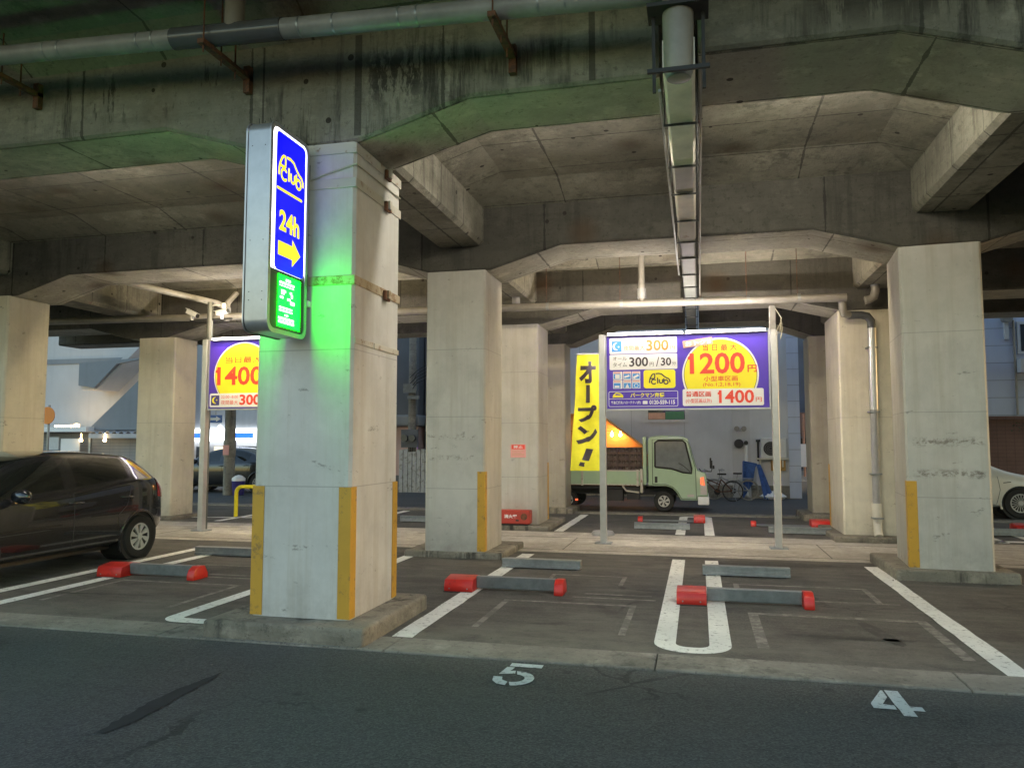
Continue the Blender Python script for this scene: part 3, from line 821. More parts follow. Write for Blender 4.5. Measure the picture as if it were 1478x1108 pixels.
def gutter():
    t = thing('joint_gutter', 'pale sheet metal gutter hung under the expansion joint, running away from the driveway', 'gutter', (-.09, 5.5, 4.17))
    t.scale = (.92, .92, .92)
    def zz(y): return 4.43 - (y - 6) * .028
    y = 5.86; k = 0
    while y < 18.0:
        L = .92 + .1 * math.sin(k * 2.3); w = .122 - .002 * k
        a, b = y - 6, y + L - .015 - 6; za, zb = zz(y) - 4.4, zz(y + L) - 4.4
        mb = MB()
        prof = [(-w, .26), (-w, .05), (-w * .8, .0), (w * .8, 0), (w, .05), (w, .26), (w - .012, .26), (w - .012, .055), (w * .8 - .01, .012), (-w * .8 + .01, .012), (-w + .012, .055), (-w + .012, .26)]
        n = len(prof)
        mb.add([(p, a, q + za) for p, q in prof] + [(p, b, q + zb) for p, q in prof], [list(range(n)), list(range(2 * n - 1, n - 1, -1))] + [(i, i + n, (i + 1) % n + n, (i + 1) % n) for i in range(n)])
        mb.build('trough', ['gutter', 'gutter', 'pipe_light', 'gutter', 'strap'][k % 5] if k < 5 else 'gutter_dark', t)  # troughs past the second beam use the shade-darkened sheet
        mb = MB()
        mb.box(-w - .03, w + .03, b + .001, b + .016, zb - .022, zb - .004)
        for s in (-1, 1): mb.tube([(s * (w + .022), b + .008, zb - .02), (s * (w + .022), b + .008, 1.2)], .006, 6)
        mb.build('hanger', 'black', t)
        y += L; k += 1
    MB().tube([(.165, i * .5, zz(6 + i * .5) - 4.4 + .1 + .03 * math.sin(i * 1.3)) for i in range(0, 20)], .012, 7).build('conduit', 'pipe_light', t, smooth=40)
    MB().tube([(-.17, i * .5 + .4, zz(6 + i * .5) - 4.4 + .12) for i in range(0, 14)], .014, 7).build('conduit', 'steel', t, smooth=40)
    MB().lathe([(.03, -.03), (.09, -.02), (.112, .04), (.118, .4), (.118, 1.1)], (0, -.13, 0), 'z', 20).build('head_pipe', 'pipe_light', t, smooth=40)
    MB().box(-.23, .23, -.28, .0, .50, .53).box(-.20, -.175, -.12, -.09, -.1, 1.1).box(.175, .20, -.12, -.09, -.1, 1.1).box(-.23, .23, -.28, -.25, -.02, .01).build('head_frame', 'black', t)
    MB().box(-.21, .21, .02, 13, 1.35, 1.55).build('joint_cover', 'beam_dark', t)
    return t
gutter()
def row3_pipe():
    t = thing('drain_pipe', 'pale grey drain pipe running level under the third beam behind the price board', 'pipe', (-.38, 13.25, 3.97))
    MB().tube([(-13, 0, .14), (-6, 0, .05), (0, 0, 0), (2.75, 0, -.04)], .068, 14).build('pipe', 'pipe_light', t, smooth=40)
    for x, l in ((-.53, .95), (-2.75, .45), (-8.6, .6)):
        MB().tube([(x, 0, 0), (x, 0, .13), (x, .02, l * .6), (x, .3, l)] if x < -1 else [(x, 0, 0), (x, 0, l)], .055, 12).build('branch', 'pipe_light', t, smooth=40)
        MB().tube([(x, 0, .09), (x, 0, .26)], .075, 12).build('coupling', 'pipe', t, smooth=40)
    MB().tube([(-9.6, -1.95, .50), (-9.3, -1.5, .42), (-8.62, -.3, .30), (-8.6, -.05, .26), (-8.6, 0, .1)], .06, 12).build('branch', 'pipe_light', t, smooth=40)
    for x in (-2.2, -.9, .45, 1.2, 2.0):
        MB().tube([(x, 0, -.01 * x), (x + .05, 0, -.01 * x)], .074, 12).build('band', 'steel', t, smooth=40)
        MB().tube([(x, 0, 0), (x, 0, 1.0)], .006, 6).build('hanger', 'rust', t)
    return t
row3_pipe()
def down_pipe():
    t = thing('down_pipe', 'grey down pipe with a bright sleeve strapped to the cream column', 'pipe', (2.72, 13.62, .02))
    t.scale = (.95, .95, .955)
    MB().tube([(-.06, -.3, 4.05), (.0, -.3, 4.06), (.08, -.3, 4.1), (.11, -.3, 4.2), (.11, -.3, 4.3)], .07, 14).build('elbow', 'pipe_light', t, smooth=40)
    MB().tube([(.11, -.3, 4.28), (.11, -.3, 4.5)], .078, 14).build('coupling', 'pipe', t, smooth=40)
    MB().tube([(.11, -.3, 4.5), (.13, -.2, 4.62), (.3, 0.2, 4.85)], .05, 10).build('elbow', 'rust', t, smooth=40)
    MB().tube([(-.42, -.3, 4.04), (-.42, -.3, 3.92), (-.40, -.27, 3.84), (-.3, -.2, 3.82)], .065, 14).build('elbow', 'pipe_light', t, smooth=40)
    MB().tube([(-.32, -.2, 3.82), (-.1, -.16, 3.82), (.0, -.14, 3.8), (.06, -.12, 3.72), (.07, -.1, 3.6)], .068, 14).build('elbow', 'pipe_dark', t, smooth=40)
    MB().tube([(.07, -.1, 3.6), (.065, -.08, 2.2)], .068, 16).build('pipe', 'alu', t, smooth=40, label='bright metal sleeve')
    MB().tube([(.065, -.08, 2.2), (.06, -.06, .55)], .062, 14).build('pipe', 'pipe', t, smooth=40)
    MB().tube([(.06, -.06, .62), (.06, -.06, .3)], .078, 14).tube([(.06, -.06, .3), (.06, -.1, .14), (.06, -.16, .07)], .068, 14).build('pipe', 'strap', t, smooth=40, label='cream foot of the pipe')
    for z in (3.25, 2.15, 1.1, .36):
        MB().box(-.2, .15, .15, .16, z, z + .025).box(-.02, .15, -.15, .15, z, z + .025).build('clamp', 'steel_paint', t)
    return t
down_pipe()

# ------------------------------------------------------------------ price boards
Y_, W_, R_, B_ = 's_yellow', 's_white', 's_red', 's_blue'
def art(name, mat, parent, *fns):
    mb = MB(ART)
    for f in fns: f(mb)
    return mb.build(name, mat, parent)
def arts(name, mat, parent, *fns):
    for f in fns: art(name, mat, parent, f)
def crescent(mb, cu, cv, r, n):
    a = [(cu + r * math.cos(R(t)), cv + r * math.sin(R(t))) for t in range(75, 296, 12)]
    b = [(cu + r * .42 + r * .86 * math.cos(R(t)), cv + .06 * r + r * .86 * math.sin(R(t))) for t in range(262, 97, -12)]
    sheet(mb, a + b, n)
def board_frame(t, w, zb, zt, xl, xr):
    """board from u=0..w; posts outside it"""
    MB().box(0, w, .0, .06, zb, zt).build('panel', 's_blue', t)
    mb = MB()
    mb.box(-.004, w + .004, -.012, .066, zb - .025, zb - .001); mb.box(-.004, w + .004, -.012, .066, zt + .001, zt + .02)
    mb.box(-.02, -.004, -.012, .066, zb - .025, zt + .02); mb.box(w + .004, w + .02, -.012, .066, zb - .025, zt + .02)
    mb.build('frame', 'alu', t)
    for a in (xl, xr):
        o = MB().box(a - .05, a + .05, -.045, .075, 0, zt + .03).build('post', 'alu', t, bevel=.008)
        MB().box(a - .13, a + .13, -.11, .14, -.01, .02).build('base_plate', 'steel_paint', o)
def led(t, u0, u1, z, n=-.10):
    MB().tube([(u0, n, z), (u1, n, z)], .014, 10).build('led_tube', 'led', t)
    MB().box(u0 - .01, u1 + .01, n + .018, n + .05, z - .02, z + .02).box((u0 + u1) / 2 - .02, (u0 + u1) / 2 + .02, n + .05, 0.0, z - .01, z + .01).build('lamp_housing', 's_white', t)
def back_fill(t, u0, u1, z):  # added out of view to light the path and beam undersides
    MB().tube([(u0, .2, z), (u1, .2, z)], .014, 10).build('led_tube', 'back_fill_tube', t)
    MB().box(u0 - .01, u1 + .01, .13, .17, z - .02, z + .02).box((u0 + u1) / 2 - .02, (u0 + u1) / 2 + .02, .06, .13, z - .01, z + .01).build('lamp_housing', 's_white', t)
def centre_board():
    t = thing('price_board', 'lit blue price board with yellow 1200 disc on two posts before the light truck', 'sign', (-1.41, 12.3, 0), R(.3))
    w, zb, zt = 2.47, 2.125, 3.285
    board_frame(t, w, zb, zt, -.075, w + .085)
    led(t, .03, 1.19, zt + .025); led(t, 1.25, 2.42, zt + .025)
    back_fill(t, .03, 1.19, zt); back_fill(t, 1.25, 2.42, zt)
    # coordinates below: s = share of width, q = share of height
    U = lambda a: a * w
    V = lambda b: zb + b * (zt - zb)
    n1, n2, n3, n4 = .004, .007, .010, .013
    rr = lambda a, b, c, d, r=.02, n=n1, rot=0: (lambda mb: sheet(mb, rrect(U(a), U(b), V(c), V(d), r, 5, rot), n))
    tx = lambda s, a, b, c, d, bold=0, n=n3, rot=0: (lambda mb: text(mb, s, U(a), U(b), V(c), V(d), n, bold, rot))
    art('plate', W_, t, rr(.018, .448, .755, .975), rr(.018, .448, .535, .745), rr(.478, .968, .028, .255, .025, n4), rr(.04, .1, .40, .51, .006), rr(.105, .157, .40, .51, .006), rr(.162, .214, .40, .51, .006),
        rr(.04, .1, .275, .395, .006), rr(.105, .157, .275, .395, .006), rr(.162, .214, .275, .395, .006))
    art('plate', Y_, t, rr(.235, .435, .275, .525, .04))
    arts('pictogram', 's_cyan', t, rr(.033, .097, .785, .93, .008, n2),
        *[(lambda mb, a=a, c=c: sheet(mb, rrect(U(a), U(a + .044), V(c), V(c + .07), .004), n2)) for a in (.044, .109, .166) for c in (.41, .282)])
    arts('pictogram', W_, t, lambda mb: crescent(mb, U(.064), V(.858), .062, n3), lambda mb: sheet(mb, circle(U(.078), V(.852), .014, 12), n3),
        rr(.054, .083, .415, .47, .004, n3), rr(.112, .146, .43, .455, .004, n3, .3), rr(.168, .205, .425, .455, .008, n3, .5), rr(.05, .08, .29, .315, .004, n3),
        lambda mb: sheet(mb, [(U(.118), V(.285)), (U(.144), V(.285)), (U(.131), V(.345))], n3), lambda mb: ribbon(mb, arc(U(.188), V(.315), .03, 0, 360, 16)[:-1], .008, n3, True))
    arts('pictogram', 's_pink', t, *[rr(a, a + .044, c, c + .018, .003, n3) for a in (.044, .109, .166) for c in (.486, .366)])
    arts('price_text', 's_orange', t, tx('夜間最大', .108, .245, .80, .87), tx('300', .255, .395, .79, .935, .02), tx('円', .405, .435, .80, .85))
    arts('price_text', 's_black', t, tx('オール', .04, .13, .665, .715), tx('タイム', .04, .13, .575, .635), tx('300', .145, .265, .575, .705, .02), tx('円', .275, .30, .575, .63),
        tx('/', .315, .335, .57, .70), tx('30', .345, .41, .58, .69, .02), tx('分', .415, .44, .585, .635))
    art('car_logo', 's_black', t, lambda mb: car_logo(mb, U(.335), V(.40), .335, n2, .02))
    art('frame_line', W_, t, lambda mb: ribbon(mb, rrect(U(.012), U(.448), V(.03), V(.235), .02), .008, n1, True), lambda mb: ribbon(mb, [(U(.014), V(.135)), (U(.446), V(.135))], .007, n1 + .001))
    art('name_text', Y_, t, tx('パークマン京橋', .15, .365, .152, .215, .03), lambda mb: ribbon(mb, [(U(.04), V(.16)), (U(.043), V(.185)), (U(.06), V(.215)), (U(.085), V(.205)), (U(.1), V(.18)), (U(.1), V(.16))], .02, n2),
        rr(.04, .1, .155, .185, .006, n2))
    art('phone_text', W_, t, tx('緊急連絡先:ハローテクノ(株)', .027, .215, .058, .105, .02), tx('0120-559-115', .27, .43, .055, .112, .03), rr(.228, .258, .06, .105, .003, n2))
    # yellow disc with white rim and thin black ring, cut off by the lower plate
    cu, cv, rx = U(.71), V(.445), .575
    art('disc_rim', W_, t, lambda mb: sheet(mb, circle(cu, cv, rx, 56, -48, 228), n1))
    art('disc_ring', 's_black', t, lambda mb: sheet(mb, circle(cu, cv, rx - .025, 56, -48, 228), n2))
    art('disc', Y_, t, lambda mb: sheet(mb, circle(cu, cv, rx - .033, 56, -48, 228), n3 - .0005))
    arts('price_text', R_, t, tx('1200', .525, .86, .455, .74, .022, n4), tx('円', .875, .93, .47, .565, .02, n4), tx('当 日 最 大', .605, .815, .765, .855, .012, n4), lambda mb: ribbon(mb, [(U(.540), V(.712)), (U(.522), V(.672))], .05, n4 + .001), tx('小型車区画', .61, .815, .355, .425, .01, n4),
        tx('(No.1,2,18,19)', .605, .83, .275, .335, .0, n4))
    arts('price_text', R_, t, tx('普通区画', .497, .652, .15, .225, .02, .016), tx('(小型区画以外)', .497, .655, .06, .125, .01, .016), tx('1400', .70, .91, .06, .235, .022, .016), lambda mb: ribbon(mb, [(U(.710), V(.215)), (U(.698), V(.19))], .032, .017), tx('円', .92, .955, .075, .135, .01, .016))
    art('flash', 's_salmon', t, lambda mb: sheet(mb, rrect(U(.484), U(.668), V(.835), V(.93), .006, 4, .12), .016))
    art('flash_text', W_, t, lambda mb: text(mb, 'おトク!!', U(.498), U(.655), V(.848), V(.915), .019, .04, .12))
    # black cable loops at the top of one post
    MB().tube([(w + .12, -.02, zt + .35), (w + .2, -.04, zt + .2), (w + .17, -.05, zt - .02), (w + .10, -.05, zt - .06), (w + .14, -.05, zt + .03), (w + .2, -.04, zt + .16), (w + .21, -.04, zt + .02), (w + .18, -.05, zt - .12)], .007, 6).build('cable', 'cable', t)
    MB().box(w + .04, w + .13, .08, .16, 2.9, zt + .42).build('cable_box', 'pipe', t)
    return t
centre_board()
def side_board():
    t = thing('price_board', 'lit blue price board with yellow 1400 disc partly behind the blade sign column', 'sign', (-8.66, 12.3, 0))
    w, zb, zt = 2.47, 2.20, 3.44
    board_frame(t, w, zb, zt, -.085, w + .085)
    led(t, .12, 1.19, zt + .02); led(t, 1.25, 2.42, zt + .02)
    back_fill(t, .12, 1.19, zt); back_fill(t, 1.25, 2.42, zt)
    n1, n2, n3, n4 = .004, .007, .010, .013
    cu, cv, rx = .70, zb + .60, .60
    art('disc_rim', W_, t, lambda mb: sheet(mb, circle(cu, cv, rx, 56, -40, 220), n1))
    art('disc_ring', 's_black', t, lambda mb: sheet(mb, circle(cu, cv, rx - .022, 56, -40, 220), n2))
    art('disc', Y_, t, lambda mb: sheet(mb, circle(cu, cv, rx - .03, 56, -40, 220), n3 - .0005))
    arts('price_text', R_, t, lambda mb: text(mb, '1400', .17, 1.09, zb + .42, zb + .76, n4, .022), lambda mb: ribbon(mb, [(.215, zb + .725), (.165, zb + .675)], .05, n4 + .001), lambda mb: text(mb, '円', 1.12, 1.25, zb + .44, zb + .55, n4, .02), lambda mb: text(mb, '当日最大', .33, 1.06, zb + .82, zb + .94, n4, .014))
    art('plate', W_, t, lambda mb: sheet(mb, rrect(.03, 1.34, zb + .025, zb + .275, .03), n4), lambda mb: sheet(mb, rrect(1.45, 2.4, zb + .65, zb + 1.1, .03), n1))
    arts('pictogram', 's_navy', t, lambda mb: sheet(mb, rrect(.06, .23, zb + .06, zb + .24, .012), .016))
    arts('pictogram', Y_, t, lambda mb: crescent(mb, .145, zb + .15, .062, .019), lambda mb: sheet(mb, circle(.178, zb + .155, .013, 10), .019))
    arts('price_text', R_, t, lambda mb: text(mb, '夜間最大', .265, .61, zb + .07, zb + .15, .016, .0), lambda mb: text(mb, '22:00~8:00', .265, .61, zb + .185, zb + .235, .016), lambda mb: text(mb, '300', .64, 1.06, zb + .06, zb + .25, .016, .03), lambda mb: text(mb, '円', 1.1, 1.2, zb + .07, zb + .15, .016, .02))
    art('plate', Y_, t, lambda mb: sheet(mb, rrect(1.45, 2.4, zb + .1, zb + .55, .04), n1))
    return t
side_board()

# ------------------------------------------------------------------ blade sign on the near column
def blade_sign():
    t = thing('blade_sign', 'tall lit blue blade sign with yellow car emblem and arrow, green screen below', 'sign', (-3.32, 5.557, 2.46))
    t.scale = (.945, .945, .945)
    hw, hh, th = .315, 1.765, .098
    prof = rrect(-hw, hw, 0, hh, .09, 6)
    MB().prism(prof, 'x', -th, th).build('case', 'alu', t, smooth=35)
    for s in (1, -1):
        A = Matrix.Rotation(R(90 * s), 4, 'Z') @ Matrix.Translation((0, -th, 0)) @ ART
        def a2(name, mat, *fns):
            mb = MB(A)
            for f in fns: f(mb)
            return mb.build(name, mat, t)
        mb = MB(Matrix.Rotation(R(90 * s), 4, 'Z'))
        ring = rrect(-hw - .008, hw + .008, -.008, hh + .008, .095, 6); inn = rrect(-hw + .03, hw - .03, .03, hh - .03, .07, 6); n = len(ring)
        mb.add([(p[0], -th - .004, p[1]) for p in ring] + [(p[0], -th - .018, p[1]) for p in ring] + [(p[0], -th - .018, p[1]) for p in inn] + [(p[0], -th - .004, p[1]) for p in inn],
               [(i + a * n, (i + 1) % n + a * n, (i + 1) % n + (a + 1) * n, i + (a + 1) * n) for a in range(3) for i in range(n)])
        mb.build('rim', 'alu', t)
        k = s
        a2('light_edge', 'g_white', lambda mb: sheet(mb, rrect(-hw + .031, hw - .031, .53, hh - .031, .066, 6), .006))
        a2('light_panel', 'g_blue', lambda mb: sheet(mb, rrect(-hw + (.095 if s > 0 else .045), hw - (.045 if s > 0 else .095), .53, hh - .046, .05, 6), .010))
        a2('light_panel', 's_black', lambda mb: sheet(mb, rrect(-hw + .031, hw - .031, .031, .53, .05, 6), .006))
        a2('car_emblem', 'g_yellow', lambda mb: car_logo(mb, .015, 1.42, .43, .014, .025), lambda mb: ribbon(mb, [(-.2, 1.225), (.2, 1.225)], .024, .014))
        a2('hours_text', 'g_yellow', lambda mb: text(mb, '24h', -.16, .175, .875, 1.055, .014, .035))
        sg = 1 if s > 0 else -1
        a2('arrow', 'g_yellow', lambda mb: sheet(mb, [(sg * x, y) for x, y in ((-.17, .66), (.06, .66), (.06, .60), (.2, .72), (.06, .84), (.06, .78), (-.17, .78))], .014))
        a2('led_screen', 'g_green', lambda mb: sheet(mb, [(-.15, .06), (.22, .06), (.22, .50), (-.15, .50)], .010))
        def rows(mb):
            r = random.Random(5)
            for y, x0, x1, h in ((.455, -.03, .05, .02), (.425, -.13, .11, .018), (.405, -.13, .11, .008), (.355, -.10, -.02, .02), (.355, .04, .08, .02), (.335, -.1, -.05, .015), (.30, -.12, -.06, .018), (.325, .06, .09, .03),
                                 (.295, .0, .05, .02), (.265, .05, .12, .03), (.215, -.13, .09, .014), (.19, -.13, .09, .014), (.155, -.04, .02, .015), (.12, -.14, .12, .02), (.09, -.14, .12, .02)):
                x = x0
                while x < x1:
                    d = .012 + r.random() * .02
                    sheet(mb, [(x, y), (min(x1, x + d), y), (min(x1, x + d), y + h), (x, y + h)], .013); x += d + .007
        a2('screen_text', 'g_text', rows)
    mb = MB()
    for y in [i * .055 for i in range(-4, 6)]:
        for sx in (-.06, .06):
            mb.tube([(sx, y, hh), (sx + rnd.uniform(-.03, .03), y + rnd.uniform(-.02, .02), hh + .06)], .003, 4)
    mb.build('bird_spikes', 'black', t)
    for z in (.48, 1.5):
        MB().box(-.03, .03, -.3 + .6, .385, z, z + .09).box(-.09, .09, .37, .393, z - .03, z + .12).build('mount', 'steel_paint', t)
    MB().box(.02, .12, .34, .46, .30, .36).build('camera_housing', 's_white', t, bevel=.01)
    mb = MB()
    for z in (.25, .32, .75, 1.55): 
        for y in (-.02,): mb.lathe([(.004, -.002), (.004, .002)], (0.06, -hw - .001, z), 'y', 8).lathe([(.004, -.002), (.004, .002)], (-.06, -hw - .001, z), 'y', 8)
    mb.build('rivets', 'black', t)
    return t
blade_sign()

# ------------------------------------------------------------------ wheel stops and flap locks
def wheel_stop(x0, x1, y, label):
    t = thing('wheel_stop', label, 'wheel stop', ((x0 + x1) / 2, y, 0), R(rnd.uniform(-1, .5)), 'grey steel wheel stops')
    h = (x1 - x0) / 2
    MB().prism([(-.06, .012), (.06, .012), (.06, .118), (-.06, .118), (-.06, .100), (-.046, .094), (-.046, .046), (-.06, .038)], 'x', -h, h).build('rail', 'steel', t)
    for s in (-1, 1): MB().box(s * h * .8 - .05, s * h * .8 + .05, -.05, .05, 0.003, .013).build('foot', 'black', t)
for a in ((-2.47, -1.46, 9.72, 'grey wheel stop across the stripe at the rear of bay 5'), (.02, 1.02, 9.72, 'grey wheel stop at the rear of bay 4'), (-6.98, -5.9, 9.75, 'grey wheel stop beside the hatchback, partly behind the blade sign column'),
          (-1.18, -.18, 14.5, 'grey wheel stop in the back row below the price board'), (1.17, 2.2, 14.35, 'grey wheel stop in the back row crossed by a price board post'), (-5.86, -4.9, 14.7, 'grey wheel stop in the back row in the gap beside the pale column'),
          (4.4, 5.4, 14.9, 'grey wheel stop before the white car')):
    wheel_stop(*a)
def flap_lock(x, y, label, length=1.0, mirror=False, hw=.32, tilt=55, up=True):
    t = thing('flap_lock', label, 'parking lock', (x, y, 0), R(rnd.uniform(-.8, .8)), 'red and grey parking flap locks')
    s = -1 if mirror else 1
    prof = [(-.12, .0), (-.12, .075), (-.095, .125), (.10, .15), (.22, .13), (.24, 0)]
    o = MB().prism(prof, 'x', 0 if s > 0 else -hw, hw if s > 0 else 0).build('housing', 'red', t, bevel=.012, seg=2, smooth=40)
    MB().box(.0 if s > 0 else -hw, hw if s > 0 else 0, -.15, .28, 0, .006).build('base_plate', 'black', t)
    # plate hinged at the far edge, raised towards the driveway
    a = R(tilt); d = .145
    y0 = .04
    P = [(y0, .018), (y0 - .01, .03), (y0 - .01 - d * math.cos(a) * .2, .03 + d * math.sin(a)), (y0 + .035, .034 + d * math.sin(a)), (y0 + .05, .03)] if up else [(-.10, .012), (.12, .012), (.12, .03), (-.10, .022)]
    x0, x1 = (hw + .004, hw + length) if s > 0 else (-hw - length, -hw - .004)
    MB().prism(P, 'x', x0, x1).build('flap', 'steel_paint', t, bevel=.003)
    prof = [(-.10, .0), (-.10, .06), (-.07, .12), (.0, .155), (.11, .15), (.17, .06), (.17, 0)]
    if not up: prof = [(-.1, 0), (-.09, .05), (-.05, .1), (.06, .1), (.1, 0)]
    x0, x1 = (hw + length + .004, hw + length + .10) if s > 0 else (-hw - length - .10, -hw - length - .004)
    MB().prism(prof, 'x', x0, x1).build('end_cap', 'red', t, bevel=.012, seg=2, smooth=40)
    mb = MB()
    for u in (.06, hw - .06): mb.lathe([(.008, -.003), (.008, .001)], (s * u, -.1215, .035), 'y', 8)
    mb.build('bolt', 'steel', t)
    return t
flap_lock(-2.69, 8.12, 'red flap lock raised across the long stripe of bay 5', .87, hw=.32)
flap_lock(-.24, 8.02, 'red flap lock standing inside the painted U of bay 4', .90, hw=.29)
flap_lock(-7.0, 8.0, 'red flap lock over the double stripe beside the hatchback', .87, hw=.34)
flap_lock(.10, 15.9, 'small red flap lock in the back row under the price board', 1.0, True, .22, up=False)
flap_lock(2.36, 15.5, 'small red flap lock in the back row beside the drain pipe column', .98, True, .34, up=False)
flap_lock(5.75, 15.6, 'red flap lock in front of the white car', .9, True, .3, up=False)

# ------------------------------------------------------------------ small things at the columns
def hydrant_box():
    t = thing('hose_box', 'low red fire equipment box at the foot of the pale column', 'fire box', (-3.28, 13.85, .085))
    t.scale = (.95, .95, .95)
    MB().box(-.34, .30, -.12, .10, .03, .29).build('case', 'red_box', t, bevel=.012)
    MB().box(-.325, .285, -.128, -.121, .045, .275).build('door', 'red_box', t, bevel=.002)
    MB(ART).build if False else None
    mb = MB(ART); text(mb, '消火器', -.2, .06, .14, .21, .131, .04); mb.build('lettering', 's_white', t)
    MB().box(.03, .09, -.136, -.129, .085, .115).build('latch', 'black', t)
    mb = MB(ART); sheet(mb, circle(.19, .17, .065, 20), .1305); mb.build('faded_mark', 's_navy' if False else 'rust', t)
    MB().box(-.3, .26, -.1, .08, 0, .031).build('foot', 'black', t)
hydrant_box()
def notice():
    t = thing('notice', 'small notice with red header fixed to the pale column', 'sign', (-3.26, 13.966, 1.31))
    MB().box(-.145, .145, -.006, .003, 0, .245).build('panel', 's_pink', t)
    art('header', R_, t, lambda mb: sheet(mb, [(-.125, .155), (.125, .155), (.125, .235), (-.125, .235)], .0075))
    art('lettering', W_, t, lambda mb: text(mb, '禁止', -.09, .09, .17, .222, .009, .02))
    art('lettering', 's_salmon', t, lambda mb: ribbon(mb, [(-.11, .12), (.1, .125)], .012, .0075), lambda mb: ribbon(mb, [(-.11, .09), (.06, .085)], .012, .0076), lambda mb: ribbon(mb, [(-.11, .055), (.11, .055)], .02, .0077))
notice()
def banner():
    t = thing('banner_flag', 'tall yellow vertical banner on a thin pole with bold black lettering', 'banner', (-1.65, 13.4, 0))
    def wave(u, v):
        return .035 * math.sin(v * 3.3 + u * 6) + .02 * math.sin(v * 7.5 - u * 11 + 1) + .012 * math.sin(u * 24 + v * 2)
    def place(u, v, n):
        return (u - .13 * (1 - v / 2.05) * (1 if u < -.2 else .25) * (abs(u) / .4), -.035 + wave(u, v) - n, 1.10 + v)
    nu, nv = 10, 44; W, H = .40, 2.02
    mb = MB(); vs_ = []; 
    for s in (0, .0015):
        vs_ += [place(-W + W * i / nu, H * j / nv, s) for j in range(nv + 1) for i in range(nu + 1)]
    k = (nu + 1) * (nv + 1)
    fs = [(j * (nu + 1) + i + o * k, j * (nu + 1) + i + 1 + o * k, (j + 1) * (nu + 1) + i + 1 + o * k, (j + 1) * (nu + 1) + i + o * k) for o in (0, 1) for j in range(nv) for i in range(nu)]
    mb.add(vs_, fs); M['banner'] = plain('banner_cloth', (0.80, 0.76, 0.03), .75, 0, .12, 5)
    o = mb.build('cloth', 'banner', t, smooth=60)
    tm = MB()
    def glyph(s, v0, v1, u0, u1, rot=0): text(tm, s, u0, u1, v0, v1, 0, .05, rot)
    glyph('オ', 1.52, 1.90, -.345, -.07); tm.add([(-.225, 1.18, 0), (-.175, 1.18, 0), (-.175, 1.49, 0), (-.225, 1.49, 0)], [(0, 1, 2, 3)])
    glyph('プ', .84, 1.14, -.345, -.06); glyph('ン', .46, .78, -.345, -.06); tm.add([(-.25, .19, 0), (-.19, .17, 0), (-.12, .37, 0), (-.2, .385, 0)], [(0, 1, 2, 3)]); tm.add([(-.29, .09, 0), (-.22, .07, 0), (-.2, .135, 0), (-.27, .155, 0)], [(0, 1, 2, 3)])
    me = bpy.data.meshes.new('x'); me.from_pydata([tuple(v) for v in tm.v], [], tm.f)
    bm = bmesh.new(); bm.from_mesh(me)
    for i in range(1, nv):
        bmesh.ops.bisect_plane(bm, geom=bm.verts[:] + bm.edges[:] + bm.faces[:], plane_co=(0, H * i / nv, 0), plane_no=(0, 1, 0))
    for i in range(1, nu):
        bmesh.ops.bisect_plane(bm, geom=bm.verts[:] + bm.edges[:] + bm.faces[:], plane_co=(-W + W * i / nu, 0, 0), plane_no=(1, 0, 0))
    for v in bm.verts: v.co = place(v.co.x, v.co.y, .006)
    me2 = bpy.data.meshes.new('lettering'); bm.to_mesh(me2); bm.free(); bpy.data.meshes.remove(me)
    me2.materials.append(M['s_black'])
    lo = bpy.data.objects.new('lettering', me2); col.objects.link(lo); lo.parent = t
    MB().tube([(.02, 0, 0), (.02, 0, 3.2)], .012, 8).build('pole', 's_white', t)
    MB().tube([(.03, 0, 3.14), (-.41, -.03, 3.145)], .009, 6).build('cross_bar', 's_white', t)
    mb = MB()
    for v in (.1, .55, 1.0, 1.5): mb.box(-.012, .03, -.02, .012, 1.1 + v, 1.13 + v)
    mb.build('tabs', 's_yellow', t)
    MB().lathe([(.2, 0), (.2, .03), (.17, .07), (.03, .09), (.02, .2)], (.02, 0, 0)).build('base', 'pipe', t, smooth=40)
banner()
def hoop():
    t = thing('hoop_guard', 'yellow steel hoop guard standing at the edge of the back bays', 'bollard', (-9.35, 14.85, 0))
    MB().tube([(-.36, 0, 0)] + [(-.36, 0, .5)] + [(-.22 - .14 * math.cos(R(a)), 0, .5 + .14 * math.sin(R(a))) for a in (20, 40, 60, 80)] + [(.22 + .14 * math.cos(R(a)), 0, .5 + .14 * math.sin(R(a))) for a in (100, 120, 140, 160)][::1] , .042, 12).build('hoop', 'yellow', t, smooth=40)
    MB().tube([(.36 - .01, 0, .55), (.36, 0, 0)], .042, 12).build('leg', 'yellow', t, smooth=40)
hoop()
def camera_pole():
    t = thing('camera_pole', 'dark slim pole with two pale cameras on a cross arm behind the 1400 board', 'pole', (-8.82, 12.5, 0))
    MB().tube([(0, 0, 0), (0, 0, 4.2)], .055, 12).build('pole', 'gutter_dark', t, smooth=40)
    MB().box(-.42, .46, -.02, .02, 3.86, 3.89).build('arm', 'black', t)
    for sx, a in ((-.36, 25), (.27, -8)):
        A = Matrix.Translation((sx, -.03, 4.0)) @ Matrix.Rotation(R(a), 4, 'Y') 
        mb = MB(A); mb.box(-.11, .11, -.05, .05, -.045, .03).box(-.15, .11, -.055, .055, .032, .042)
        o = mb.build('camera_housing', 'ac', t, bevel=.012)
        mb = MB(A); mb.lathe([(.04, 0), (.04, .02), (.0, .022)], (.111, 0, 0), 'x', 12); mb.build('lens', 'black', o)
        MB().box(sx - .02, sx + .02, -.05, -.01, 3.87, 3.96).build('bracket', 's_white', t)
    MB().tube([(.03, 0, 4.13), (.22, -.03, 4.14)], .01, 6).lathe([(.0, 0), (.035, .01), (.035, .1), (0, .11)], (.3, -.03, 4.06), 'z', 12).build('beacon', 's_white', t)
camera_pole()
